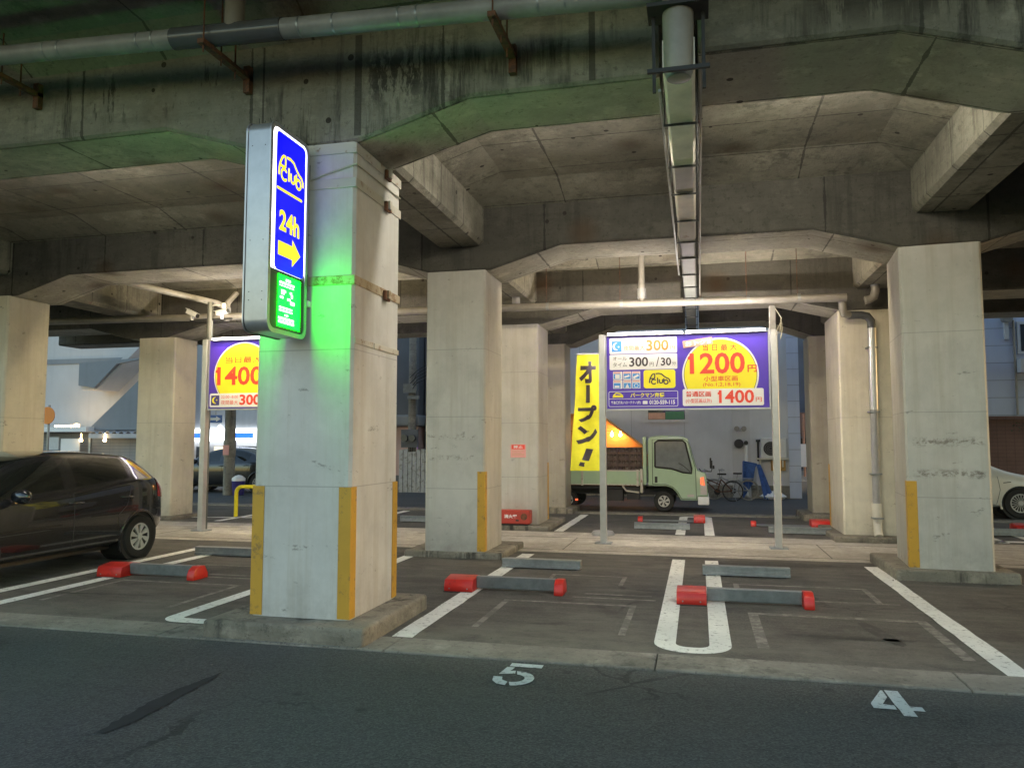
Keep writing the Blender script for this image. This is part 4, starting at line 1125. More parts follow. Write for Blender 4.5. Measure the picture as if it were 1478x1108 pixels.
def fill_strip(x, y, z, mat, label, n='fill_strip_light'):  # added fill lamps, out of view behind the beams
    t = thing(n, label, 'lamp', (x, y, z), 0, 'added strip lights hidden behind the beams')
    MB().box(-.65, .65, .0, .09, .03, .09).build('housing', 's_white', t, bevel=.006)
    MB().tube([(-.6, .045, 0.005), (.6, .045, .005)], .014, 10).build('tube', mat, t)
    for s in (-1, 1): MB().box(s * .62 - .02, s * .62 + .02, .02, .07, -.015, .031).build('holder', 's_white', t)
fill_strip(-7.5, 11.265, 4.45, 'fill_strip_left', 'added unseen warm strip light behind the second beam above the 1400 board')
fill_strip(-1.55, 11.265, 4.45, 'fill_strip', 'added unseen warm strip light behind the second beam on the banner side of the joint')
fill_strip(1.25, 10.955, 4.38, 'fill_strip', 'added unseen warm strip light behind the second beam near the drain pipe column')
fill_strip(-1.3, 6.715, 4.68, 'fill_strip_dim', 'added unseen warm strip light behind the front beam over bay 5')
fill_strip(1.2, 6.725, 4.70, 'fill_strip_dim', 'added unseen warm strip light behind the front beam over bay 4')
fill_strip(-7.2, 6.715, 4.68, 'fill_strip_dim', 'added unseen warm strip light behind the front beam over the hatchback')

# ------------------------------------------------------------------ vehicles
def car_paint(name, c, metal=0.35, rough=0.28):
    t = NT(name)
    t.p.inputs['Coat Weight'].default_value = 1.0
    t.p.inputs['Coat Roughness'].default_value = 0.03
    dust = t.ramp(t.noise(2.2, 6, .7), .35, .8)
    return t.done(t.mix(t.math('MULTIPLY', dust, .25), c, tuple(min(1, x * 1.5 + .01) for x in c)), rough, metal)
M['paint_dark'] = car_paint('charcoal_paint', (0.022, 0.023, 0.028), .45, .2)
M['paint_black'] = car_paint('black_paint', (0.012, 0.012, 0.014))
M['paint_white'] = car_paint('pearl_paint', (0.78, 0.75, 0.68), 0.0, 0.3)
M['paint_green'] = car_paint('pale_green_paint', (0.36, 0.50, 0.34), 0.0, 0.4)
M['glass'] = plain('dark_glass', (0.010, 0.012, 0.012), 0.04, 0, .1, spec=.7)
M['glass_cab'] = plain('cab_glass', (0.16, 0.18, 0.18), 0.05, 0, .15, spec=.7)
M['tyre'] = plain('tyre_rubber', (0.018, 0.018, 0.018), 0.75, 0, .2, 20)
M['rim'] = plain('wheel_silver', (0.50, 0.50, 0.49), 0.38, 0.08, .1)
M['lamp_red'] = plain('lamp_red', (0.35, 0.012, 0.012), 0.12, 0, .1, coat=.5)
M['lamp_clear'] = plain('lamp_clear', (0.55, 0.5, 0.48), 0.1, 0, .1, coat=.5)
M['lamp_amber_on'] = glow('lamp_amber_on', (1.0, 0.13, 0.05), .28, (.6, .15, .05))

def interp(tab, x):
    if x <= tab[0][0]: return tab[0][1]
    for (a, va), (b, vb) in zip(tab, tab[1:]):
        if x <= b: return va + (vb - va) * (x - a) / (b - a)
    return tab[-1][1]
def build_wheel(parent, x, y, r, w, side, style=8, rimr=.66):
    """axle along y; side = +1/-1 outward direction"""
    rr = r * rimr
    t = MB().lathe([(rr, -w / 2), (r * .93, -w / 2), (r, -w * .32), (r, w * .32), (r * .93, w / 2), (rr, w / 2), (rr * .98, w * .3), (rr * .98, -w * .3), (rr, -w / 2)], (x, y, r), 'y', 40, cap=False).build('wheel', 'tyre', parent, smooth=40)
    o = side * w / 2
    mb = MB()
    mb.lathe([(rr * 1.01, o * .98), (rr * .94, o * 1.02), (rr * .9, o * .9), (rr * .88, o * .3), (0, o * .3)], (x, y, r), 'y', 40, cap=False)
    mb.build('rim', 'black', t, smooth=40)
    mb = MB(); n = style
    for k in range(n):
        a = 2 * math.pi * k / n
        def P(rad, da, yy): return (x + rad * math.cos(a + da), y + yy, r + rad * math.sin(a + da))
        wi, wo = 2.0 / n, 1.75 / n
        if style >= 14: wi, wo = 1.6 / n, .9 / n
        tw = .35 if style < 14 else .1
        q = [P(rr * .16, -wi, o * .98), P(rr * .16, wi, o * .98), P(rr * .93, wo + tw, o * .93), P(rr * .93, -wo + tw, o * .93)]
        q2 = [(p[0], p[1] - side * .02, p[2]) for p in q]
        mb.add(q + q2, [(0, 1, 2, 3), (7, 6, 5, 4), (0, 4, 5, 1), (1, 5, 6, 2), (2, 6, 7, 3), (3, 7, 4, 0)])
    mb.lathe([(rr * .97, o * .86), (rr * .97, o * 1.0), (rr * .82, o * .97), (rr * .82, o * .86)], (x, y, r), 'y', 40, cap=False)
    mb.lathe([(rr * .24, o * .9), (rr * .24, o * 1.02), (rr * .15, o * 1.06), (0, o * 1.06)], (x, y, r), 'y', 20, cap=False)
    mb.build('hub_cap', 'rim', t)
    return t
def make_car(name, label, paint, T, loc, rz, wheel_style=8, r=.30, xr=-1.275, xf=1.275, handles=((-1.0, .86), (-.13, .84)), mirror=(.78, .98)):
    t = thing(name, label, 'car', loc, rz)
    xs = T['stations']; NR = 13
    verts = []; faces = []; mats = []
    for x in xs:
        zl, w, zb, zt, wt = (interp(T[k], x) for k in ('low', 'w', 'belt', 'top', 'wt'))
        zt = max(zt, zb + .015); wb = w * .955
        if wt > wb: wt = wb - .01
        half = [(0, zl), (w * .86, zl), (w * .975, zl + .07), (w, .48 * zb + .08), (w * .995, .80 * zb), (w * .985, .93 * zb), (wb, zb), (wb - .018, zb + .02), (wb + (wt - wb) * .5 + .012, zb + (zt - zb) * .48), (wt + .005, zb + (zt - zb) * .86), (wt * .90, zb + (zt - zb) * .97), (wt * .5, zt), (0, zt + .004)]
        ring = half + [(-a, b) for a, b in reversed(half[1:-1])]
        verts += [(x, a, b) for a, b in ring]
    n = 2 * NR - 2
    for i in range(len(xs) - 1):
        xm = (xs[i] + xs[i + 1]) / 2
        for k in range(n):
            k2 = (k + 1) % n
            faces.append((i * n + k, i * n + k2, (i + 1) * n + k2, (i + 1) * n + k))
            kk = k if k < NR - 1 else n - 1 - k       # mirrored band index
            m = 0
            if kk in (7, 8):
                for a, b in T['side']:
                    if a < xm < b: m = 1
            if kk in (10, 11):
                if T['front'][0] < xm < T['front'][1]: m = 2
                if T['rear'][0] < xm < T['rear'][1]: m = 3
            mats.append(m)
    faces.append(list(range(n))); mats.append(0)
    faces.append(list(range((len(xs) - 1) * n, len(xs) * n))); mats.append(0)
    me = bpy.data.meshes.new('shell'); me.from_pydata(verts, [], faces)
    for q in range(4): me.materials.append(M['glass'])
    me.polygons.foreach_set('material_index', mats)
    bm = bmesh.new(); bm.from_mesh(me); bmesh.ops.recalc_face_normals(bm, faces=bm.faces); bm.to_mesh(me); bm.free()
    o = bpy.data.objects.new('shell', me); col.objects.link(o)
    s = o.modifiers.new('s', 'SUBSURF'); s.levels = 3; s.render_levels = 3
    bpy.context.view_layer.update()
    dm = bpy.data.meshes.new_from_object(o.evaluated_get(bpy.context.evaluated_depsgraph_get()))
    bpy.data.objects.remove(o); bpy.data.meshes.remove(me)
    from mathutils.bvhtree import BVHTree
    V = [v.co.copy() for v in dm.vertices]; F = [list(p.vertices) for p in dm.polygons]; mi = [p.material_index for p in dm.polygons]
    bvh = BVHTree.FromPolygons(V, F)
    bpy.data.meshes.remove(dm)
    def sub(nm, pick, mat, off=0.0):
        idx = {}; vs_ = []; fs = []
        for f, m in zip(F, mi):
            c = sum((V[i] for i in f), Vector()) / len(f)
            if not pick(m, c): continue
            g = []
            for i in f:
                if i not in idx: idx[i] = len(vs_); vs_.append(V[i])
                g.append(idx[i])
            fs.append(g)
        if fs: return MB().add(vs_, fs).build(nm, mat, t, smooth=50)
    def arch(c): return abs(c.y) > .45 and any((c.x - a) ** 2 + (c.z - r) ** 2 < (r + .055) ** 2 for a in (xr, xf))
    sub('body', lambda m, c: m == 0 and not arch(c), paint)
    for sgn in (1, -1):
        for a, b in T['side']:
            sub('side_window', lambda m, c: m == 1 and c.y * sgn > 0 and a - .06 < c.x < b + .06, 'glass')
    sub('windscreen', lambda m, c: m == 2, 'glass'); sub('rear_window', lambda m, c: m == 3, 'glass')
    def hit(x, z, sgn):
        h = bvh.ray_cast(Vector((x, sgn * 2, z)), Vector((0, -sgn, 0)))[0]
        return h
    for sgn in (1, -1):
        for ax in (xr, xf):
            pts = []
            for a in range(-28, 209, 12):
                x = ax + (r + .055) * math.cos(R(a)); z = r + (r + .055) * math.sin(R(a))
                h = hit(x, max(z, interp(T['low'], x) + .1), sgn)
                if h: pts.append((x, h.y - sgn * .012, z))
            if len(pts) > 2: MB().tube(pts, .022, 8).build('wheel_arch', paint, t, smooth=60)
            MB().lathe([(r + .06, -.17), (r + .06, .17), (0, .17)] if sgn < 0 else [(0, -.17), (r + .06, -.17), (r + .06, .17)], (ax, sgn * (interp(T['w'], ax) - .22), r + .02), 'y', 28).build('wheel_well', 'black', t)
            build_wheel(t, ax, sgn * (interp(T['w'], ax) - .115), r, .19, sgn, wheel_style)
        def seam(pts):
            q = []
            for x, z in pts:
                h = hit(x, z, sgn)
                if h: q.append((x, h.y + sgn * .0005, z))
            if len(q) > 1: MB().tube(q, .0045, 5).build('door_seam', 'black', t)
        def dense(pts, k=6):
            return [(a[0] + (b[0] - a[0]) * i / k, a[1] + (b[1] - a[1]) * i / k) for a, b in zip(pts, pts[1:]) for i in range(k)] + [pts[-1]]
        for p in T['seams']: seam(dense(p))
        for hx, hz in handles:
            h = hit(hx, hz, sgn)
            if h:
                MB().tube([(hx - .10, h.y - .004 * sgn, hz - .004), (hx - .085, h.y + sgn * .028, hz), (hx + .085, h.y + sgn * .028, hz + .004), (hx + .10, h.y - .004 * sgn, hz + .004)], .014, 8).build('door_handle', paint, t, smooth=60)
        h = hit(mirror[0], mirror[1] - .06, sgn)
        if h:
            mb = MB(Matrix.Translation((mirror[0], h.y + sgn * .13, mirror[1])) @ Matrix.Scale(.6, 4, (1, 0, 0)) @ Matrix.Scale(.75, 4, (0, 0, 1)))
            mb.lathe([(0, -.12), (.07, -.105), (.105, -.05), (.11, .03), (.08, .1), (0, .12)], (0, 0, 0), 'y', 16)
            mb.build('wing_mirror', paint, t, smooth=60)
        # lamps: patches lying on the shell
        for nm, mat, x0, x1, z0, z1 in T['lamps']:
            g = []; K = 8
            for j in range(K + 1):
                for i in range(K + 1):
                    x = x0 + (x1 - x0) * i / K; z = z0 + (z1 - z0) * j / K + (x - x0) * .12
                    h = bvh.ray_cast(Vector((x * 1.0 + (-.6 if x < 0 else .6), sgn * 2.2, z)), Vector((.6 if x < 0 else -.6, -sgn * 1.6, 0)).normalized())
                    if h[0] is None: g.append(None)
                    else: g.append(h[0] + h[1] * (.007 if h[1].y * sgn > 0 else -.007))
            if None not in g:
                MB().add(g, [(j * (K + 1) + i, j * (K + 1) + i + 1, (j + 1) * (K + 1) + i + 1, (j + 1) * (K + 1) + i) for j in range(K) for i in range(K)]).build(nm, mat, t, smooth=60)
    MB().box(T['w'][0][0] + .15, T['w'][-1][0] - .2, -.62, .62, .17, .34).build('underbody', 'black', t)
    return t
HATCH = dict(
    stations=[-1.86, -1.84, -1.76, -1.62, -1.42, -1.24, -1.12, -.80, -.45, -.16, -.04, .35, .72, .98, 1.25, 1.55, 1.85, 2.05, 2.13, 2.15],
    top=[(-1.86, .70), (-1.84, .96), (-1.76, 1.12), (-1.62, 1.26), (-1.42, 1.385), (-1.22, 1.43), (-.5, 1.485), (.1, 1.48), (.45, 1.42), (.72, 1.30), (1.25, 1.02), (1.6, .94), (1.95, .80), (2.15, .6)],
    belt=[(-1.86, .66), (-1.84, .92), (-1.62, 1.08), (-1.2, 1.085), (-.6, 1.02), (0, .965), (.98, .915), (1.3, .90), (1.95, .74), (2.15, .55)],
    w=[(-1.86, .66), (-1.84, .72), (-1.7, .80), (-1.3, .845), (-.8, .83), (.6, .83), (1.3, .845), (1.8, .76), (2.05, .6), (2.15, .42)],
    wt=[(-1.86, .55), (-1.62, .54), (-1.35, .56), (0, .58), (.5, .57), (.9, .60), (1.25, .66), (1.6, .64), (2.15, .38)],
    low=[(-1.86, .50), (-1.84, .36), (-1.6, .26), (-1.2, .2), (1.3, .2), (1.9, .21), (2.15, .28)],
    side=[(-1.12, -.16), (-.04, .98)], front=(.35, 1.25), rear=(-1.76, -1.42),
    seams=[[(-.10, .30), (-.10, .95)], [(.92, .32), (1.0, .55), (.99, .9)], [(-.95, .30), (-.84, .62), (-1.0, .75), (-1.08, 1.0)], [(-.98, .29), (.93, .29)], [(-1.6, .66), (-1.82, .66)]],
    lamps=[('tail_lamp', 'lamp_red', -1.80, -1.56, .80, 1.06), ('head_lamp', 'lamp_clear', 1.75, 2.02, .62, .74)])
hatch = make_car('hatchback', 'dark charcoal hatchback parked beside the double stripe', 'paint_dark', HATCH, (-8.36, 7.98, 0), R(-90))
SEDAN = dict(
    stations=[-2.36, -2.34, -2.2, -1.9, -1.5, -1.05, -.6, -.2, -.08, .4, .85, 1.2, 1.6, 2.0, 2.25, 2.36, 2.38],
    top=[(-2.36, .7), (-2.34, .92), (-2.2, 1.0), (-1.6, 1.03), (-1.0, 1.3), (-.5, 1.42), (.2, 1.42), (.6, 1.3), (1.15, .98), (1.6, .90), (2.1, .80), (2.38, .6)],
    belt=[(-2.36, .66), (-2.34, .88), (-1.6, .96), (0, .93), (1.0, .90), (1.3, .865), (2.1, .74), (2.38, .54)],
    w=[(-2.36, .66), (-2.3, .76), (-1.9, .86), (-1.2, .88), (1.4, .88), (2.0, .82), (2.25, .68), (2.38, .48)],
    wt=[(-2.36, .6), (-1.6, .7), (-1.0, .58), (0, .6), (.6, .6), (1.2, .74), (1.6, .74), (2.38, .44)],
    low=[(-2.36, .48), (-2.3, .32), (-1.8, .22), (1.6, .2), (2.2, .2), (2.38, .28)],
    side=[(-1.05, -.2), (-.08, .85)], front=(.4, 1.2), rear=(-1.5, -.6),
    seams=[[(-.14, .3), (-.14, .92)], [(.95, .3), (1.02, .6), (.98, .88)], [(-1.05, .3), (-1.02, .6), (-1.15, .9)], [(-1.0, .28), (.95, .28)]],
    lamps=[('tail_lamp', 'lamp_red', -2.3, -2.1, .72, .9), ('head_lamp', 'lamp_clear', 2.0, 2.25, .6, .74), ('side_marker', 'black', .98, 1.13, .735, .750)])
make_car('white_sedan', 'pearl white sedan on the street beyond the column, its multi spoke wheel showing', 'paint_white', SEDAN, (5.12, 19.1, 0), 0, 18, .32, -1.42, 1.40, ((-.95, .8), (0.0, .79)), (.75, .98))
make_car('dark_sedan', 'black car parked before the lit shop front beside a concrete utility pole', 'paint_black', SEDAN, (-14.9, 22.6, 0), R(180), 12, .30, -1.42, 1.40)

def flatbed_truck():
    t = thing('flatbed_truck', 'pale green flatbed truck standing on the street in profile', 'truck', (0, 18.2, 0))
    W = 1.62
    out = [(-1.15, .60), (-1.15, 1.66), (-1.09, 1.72), (-.85, 1.745), (-.36, 1.73), (-.235, 1.67), (-.06, 1.0), (-.03, .94), (.10, .905), (.155, .87), (.19, .42), (.19, .36), (-.04, .36), (-.04, .26), (-.42, .26), (-.50, .42), (-.60, .53), (-.75, .585), (-1.0, .58)]
    MB().prism(out, 'y', 0, W).build('cab', 'paint_green', t, bevel=.03, seg=3, smooth=40)
    MB().box(-.04, .215, -.004, W + .004, .165, .355).build('bumper', 's_white', t, bevel=.03, seg=2, smooth=40)
    # door with its window, proud of the cab side
    win = [(-.99, 1.02), (-.99, 1.58), (-.92, 1.63), (-.36, 1.63), (-.30, 1.58), (-.165, .99), (-.17, .88), (-.36, .90), (-.62, .985)]
    for y0, y1, g0, g1 in ((-.006, -.001, -.012, -.0065), (W + .001, W + .006, W + .0065, W + .012)):
        d = MB().prism([(-1.05, .62), (-1.05, 1.65), (-.35, 1.66), (-.24, 1.6), (-.08, .98), (-.07, .30), (-.40, .30), (-.48, .45), (-.6, .57), (-.75, .62)], 'y', y0, y1).build('door', 'paint_green', t)
        MB().prism([(a * 1.0, b) for a, b in win], 'y', g0, g1).build('window', 'glass_cab', d)
        fr = MB(); 
        fr.tube([(a, (g0 + g1) / 2, b) for a, b in win + win[:1]], .022, 6); fr.build('window_frame', 'black', d)
        MB().tube([(a, y0 if y0 < 0 else y1, b) for a, b in [(-1.05, .62), (-1.05, 1.65), (-.35, 1.66), (-.24, 1.6), (-.08, .98), (-.07, .30), (-.40, .30), (-.48, .45), (-.6, .57), (-.75, .62), (-1.05, .62)]], .007, 5).build('door_seam', 'black', d)
        MB().box(-1.0, -.94, g0, g1, .66, .80).build('handle', 'black', d, bevel=.004)
        MB().box(-.27, -.12, g0, g1, .345, .40).build('side_marker', 'lamp_clear', t, bevel=.004)
        MB().prism([(.02, .78), (.02, .40), (.17, .40), (.155, .62), (.10, .80)], 'y', g0, g1 + .002).build('headlight', 'lamp_clear', t)
        MB().prism([(.022, .785), (.025, .63), (.12, .60), (.10, .80)], 'y', g0 - .004, g1 + .006).build('indicator', 'lamp_amber_on', t)
    mb = MB()
    mb.add([(-.215, .12, 1.62), (-.215, W - .12, 1.62), (-.05, W - .10, 1.03), (-.05, .10, 1.03)], [(0, 1, 2, 3)])
    for i in range(4): pass
    mb.v = [Vector((p.x + .02, p.y, p.z)) for p in mb.v]
    mb.build('windscreen', 'glass', t)
    # steering wheel and seat seen through the window stay behind dark glass
    MB().tube([(-.33 + .13 * math.cos(R(a)), -.0135, 1.0 + .035 * math.sin(R(a)) - .1 * math.cos(R(a))) for a in range(0, 181, 20)], .008, 6).build('wiper', 'black', t)
    MB().tube([(-.0, -.02, .99), (.05, -.06, .93), (.27, -.10, .93), (.285, -.11, 1.0), (.285, -.11, 1.18)], .012, 6).build('mirror_arm', 'black', t)
    MB().lathe([(0, -.03), (.05, -.02), (.055, .03), (0, .035)], (0, 0, 0), 'x', 12).build if False else None
    MB().box(.235, .275, -.17, -.07, 1.0, 1.24).build('wing_mirror', 'black', t, bevel=.018, seg=2, smooth=40)
    MB().box(.30, .34, -.15, -.07, .99, 1.07).build('wing_mirror', 'black', t, bevel=.015, seg=2)
    # bed
    hb = MB(); hb.box(-1.27, -1.19, .02, W - .02, .60, 1.72)
    hb.build('headboard', 'paint_green', t, bevel=.012)
    for y0 in (0.0, W - .03):
        s = MB().box(-4.1, -1.34, y0, y0 + .03, .60, .935).build('side_board', 'paint_green', t, bevel=.006)
        m = MB()
        for x in (-4.0, -2.72, -1.42): m.box(x, x + .05, y0 - .012, y0 + .042, .57, .95)
        m.box(-4.1, -1.34, y0 - .006, y0 + .036, .59, .615); m.box(-4.1, -1.34, y0 - .006, y0 + .036, .915, .94)
        m.build('board_rib', 'strap', s, bevel=.004)
    MB().box(-1.335, -1.275, -.01, W + .01, .42, .97).build('corner_post', 'strap', t, bevel=.006)
    MB().box(-4.1, -1.34, .03, W - .03, .57, .62).build('bed_floor', 'rust', t)
    MB().box(-4.13, -4.1, .0, W, .60, .93).build('tail_board', 'paint_green', t)
    ch = MB()
    for y0 in (.35, 1.15): ch.box(-4.0, 0, y0, y0 + .12, .36, .5)
    ch.box(-2.2, -1.75, .08, .4, .22, .48); ch.box(-1.65, -1.36, .06, .3, .26, .5); ch.box(-3.9, -1.3, .1, W - .1, .5, .57)
    ch.build('chassis', 'black', t)
    fl = MB(); fl.tube([(-1.75, .03, .58), (-1.66, .03, .46), (-1.4, .03, .43), (-1.36, .03, .43)], .022, 6).build('side_guard', 'strap', t)
    for x in (-.80, -3.05):
        for y, s in ((.10, -1), (W - .10, 1)):
            build_wheel(t, x, y, .235, .17, s, 6, .6)
    MB().box(-2.86, -2.80, -.005, .02, .22, .26).build('side_marker', 'lamp_amber_on', t)
    return t
flatbed_truck()
def crates():
    first = None
    for i in range(3):
        for j in range(6):
            x, z = -2.16 + i * .285, .626 + j * .142
            if first is None:
                first = thing('crate', 'brown plastic crate in the stack on the flatbed behind the cab', 'crate', (x, 18.42, z), 0, 'crates stacked on the flatbed')
                mb = MB(); w, h, d = .275, .136, .36
                mb.box(0, w, 0, .012, 0, .03); mb.box(0, w, 0, .012, h - .028, h)
                for u in (0, .085, .17, w - .02): mb.box(u, u + .02, .001, .011, .03, h - .028)
                mb.box(0, .012, .012, d, 0, h); mb.box(w - .012, w, .012, d, 0, h); mb.box(.012, w - .012, d - .012, d, 0, h); mb.box(.012, w - .012, .012, d - .012, 0, .012)
                mb.build('shell', 'crate', first)
                m2 = MB()
                for k in range(3): m2.lathe([(.035, .014), (.035, .09), (.014, .11), (.012, .13), (0, .13)], (.05 + k * .085, .1, 0), 'z', 10)
                m2.build('bottles', 'bottle', first, smooth=50)
            else:
                copy_thing(first, (x, 18.42, z))
M['crate'] = plain('crate_plastic', (0.10, 0.065, 0.055), 0.55, 0, .2)
M['bottle'] = plain('bottle_glass', (0.16, 0.13, 0.12), 0.15, 0, .3)
crates()
def bicycle(x, y, rz, label, frame, tyre):
    t = thing('bicycle', label, 'bicycle', (x, y, 0), rz)
    r = .262
    for cx_ in (-.46, .46):
        w = MB().tube([(cx_ + r * math.cos(2 * math.pi * k / 36), 0, r + .0 + r * math.sin(2 * math.pi * k / 36)) for k in range(37)], .0165, 8, caps=False).build('wheel', tyre, t, smooth=60)
        mb = MB()
        for k in range(12): mb.tube([(cx_, 0, r), (cx_ + r * math.cos(k * math.pi / 6), 0, r + r * math.sin(k * math.pi / 6))], .0022, 4)
        mb.tube([(cx_, -.04, r), (cx_, .04, r)], .018, 8)
        mb.build('spokes', 'steel', w)
        MB().tube([(cx_ + (r + .03) * math.cos(R(a)), 0, r + (r + .03) * math.sin(R(a))) for a in (range(30, 190, 16) if cx_ < 0 else range(-5, 125, 16))], .014, 6).build('mudguard', 'steel', t)
    f = MB()
    bb = (-.05, 0, .24); st = (-.16, 0, .58); hd = (.30, 0, .70); 
    for a, b in ((bb, st), (bb, (.31, 0, .60)), (st, (-.46, 0, r)), (bb, (-.46, 0, r)), (hd, (.33, 0, .55)), ((.33, 0, .55), (.46, 0, r)), ((-.12, 0, .44), (.31, 0, .62))):
        f.tube([a, b], .016, 8)
    f.build('frame', frame, t, smooth=60)
    MB().tube([st, (-.185, 0, .70)], .012, 8).build('seat_post', 'steel', t)
    MB().prism([(-.30, -.09), (-.30, .09), (-.15, .05), (-.06, .02), (-.06, -.02), (-.15, -.05)], 'z', .70, .745).build('saddle', 'black', t, bevel=.015, seg=2, smooth=50)
    MB().tube([(.20, -.28, .80), (.30, -.22, .84), (.31, 0, .80), (.30, .22, .84), (.20, .28, .80)], .011, 8).tube([hd, (.31, 0, .80)], .012, 8).build('handlebar', 'steel', t, smooth=60)
    MB().lathe([(.0, -.01), (.085, -.008), (.085, .008), (0, .01)], (-.05, -.03, .24), 'y', 16).tube([(-.05, -.05, .24), (-.05, -.05, .10)], .008, 6).build('crank', 'black', t)
    bk = MB()
    for a in ((.36, .62), (.36, .82), (.60, .62), (.60, .82)): pass
    bk.box(-.62, -.30, -.06, .06, .575, .59); bk.build('rear_rack', 'steel', t)
    MB().tube([(-.46, .05, r), (-.56, .14, 0.0)], .008, 6).build('kick_stand', 'steel', t)
bicycle(.42, 21.9, R(176), 'dark framed bicycle with slack seat parked at the truck nose', 'rust', 'black')
bicycle(.86, 22.45, R(172), 'grey bicycle with pale tyres parked before the blue net frame', 'steel', 'pipe_light')
def net_frame():
    t = thing('net_frame', 'blue net stretched on a slanting frame beside the bicycles', 'net', (1.22, 22.9, 0))
    M['net'] = plain('blue_net', (0.03, 0.09, 0.30), 0.7, 0, .35, 9)
    f = MB()
    for a, b in (((0, 0, 0), (0, 0, 1.05)), ((0, 0, 1.05), (.36, -.08, .98)), ((.36, -.08, .98), (.62, -.3, 0)), ((.36, -.08, .98), (.08, 0, .48)), ((0, .3, 0), (0, 0, 1.05))): f.tube([a, b], .018, 8)
    f.build('frame', 'net', t)
    mb = MB(); 
    for i in range(8):
        for j in range(8):
            pass
    g = [(.005 + .33 * u * (1 - .25 * v), -.075 * u + .02 * math.sin(5 * u + 4 * v), 1.03 - .06 * u - v * (1.0 - .45 * u)) for v in [k / 8 for k in range(9)] for u in [k / 6 for k in range(7)]]
    mb.add(g, [(j * 7 + i, j * 7 + i + 1, (j + 1) * 7 + i + 1, (j + 1) * 7 + i) for j in range(8) for i in range(6)])
    g = [(.36 + .10 * u * (1 - .4 * v) + .22 * v * u + .16 * v, -.09 - .22 * v + .025 * math.sin(9 * u + 5 * v), .97 - .95 * v) for v in [k / 8 for k in range(9)] for u in [k / 4 for k in range(5)]]
    mb.add(g, [(j * 5 + i, j * 5 + i + 1, (j + 1) * 5 + i + 1, (j + 1) * 5 + i) for j in range(8) for i in range(4)])
    mb.build('net', 'net', t, smooth=60)
net_frame()
def sack():
    mb = MB(Matrix.Translation((2.0, 22.8, 0)))
    mb.lathe([(0, 0), (.22, .0), (.27, .08), (.2, .18), (.08, .22), (0, .23)], (0, 0, 0), 'z', 14)
    o = mb.build('sack', 's_white', None, smooth=60)
    for v in o.data.vertices: v.co.x = 2.0 + (v.co.x - 2.0) * (1.25 + .15 * math.sin(v.co.z * 30)); 
    tag(o, 'pale sack lying at the wall beside the blue net', 'sack')
sack()

# ------------------------------------------------------------------ buildings and street behind
def wallmat(name, c, var=.12, sx=1.8, sz=2.4, rough=.75, lines_=.35):
    t = NT(name)
    n1 = t.ramp(t.noise(.7, 5, .65), .3, .75)
    cc = t.mix(n1, tuple(x * (1 - var) for x in c), tuple(min(1, x * (1 + var)) for x in c))
    st = t.ramp(t.noise((3, 3, .3), 5, .65), .5, .8)
    cc = t.mix(t.math('MULTIPLY', st, .3), cc, tuple(x * .6 for x in c))
    o = t.xyz()
    if sx:
        k = t.math('LESS_THAN', t.math('PINGPONG', t.math('ADD', o[0], .4), sx / 2), .012)
        cc = t.mix(t.math('MULTIPLY', k, lines_), cc, tuple(x * .3 for x in c))
    if sz:
        k = t.math('LESS_THAN', t.math('PINGPONG', o[2], sz / 2), .010)
        cc = t.mix(t.math('MULTIPLY', k, lines_), cc, tuple(x * .3 for x in c))
    return t.done(cc, rough)
M['w_grey'] = wallmat('grey_cladding', (0.56, 0.57, 0.60), sx=1.55, sz=0)
M['w_pale'] = wallmat('pale_wall', (0.52, 0.52, 0.54), .08, 0, 0)
M['w_dark'] = wallmat('dark_wall', (0.14, 0.145, 0.16), .15, 0, 0)
M['w_stair'] = wallmat('stair_parapet', (0.23, 0.25, 0.28), .1, 0, 0)
M['w_pink'] = wallmat('pink_wall', (0.62, 0.42, 0.38), .08, 0, 0)
M['w_siding'] = wallmat('blue_white_siding', (0.50, 0.55, 0.68), .06, 0, .46, lines_=.6)
M['w_brown'] = wallmat('brown_tile_wall', (0.16, 0.085, 0.065), .3, .2, .1, lines_=.25)
M['w_brick'] = wallmat('brick_band', (0.36, 0.20, 0.15), .2, .6, .3, lines_=.4)
M['w_navy'] = wallmat('tower_wall', (0.10, 0.11, 0.15), .15, 0, 0)
M['shutter'] = wallmat('shutter', (0.32, 0.34, 0.38), .08, .9, .12, lines_=.3)
M['win'] = plain('window_glass', (0.05, 0.06, 0.07), .08, 0, .2, spec=.6)
M['win_lit'] = glow('lit_window', (1.0, .74, .38), .4, (.6, .5, .3))
M['shop_lit'] = glow('shop_sign_white', (.92, .97, 1.0), 0.9)
M['shop_blue'] = glow('shop_sign_blue', (.02, .16, .9), .4, (.05, .1, .5))
M['bulb'] = glow('warm_bulb', (1.0, .62, .22), 25.0)
M['bulb2'] = glow('lamp_bulb', (1.0, .66, .28), 5.0)
M['tarp_orange'] = plain('orange_tarp', (0.74, 0.34, 0.10), .6, 0, .15, 4)
M['sign_or'] = plain('orange_round_sign', (0.85, 0.24, 0.02), .4, var=.05)
M['wood'] = worn('white_planks', (0.48, 0.49, 0.50), (.2, .18, .15), .35, 8)

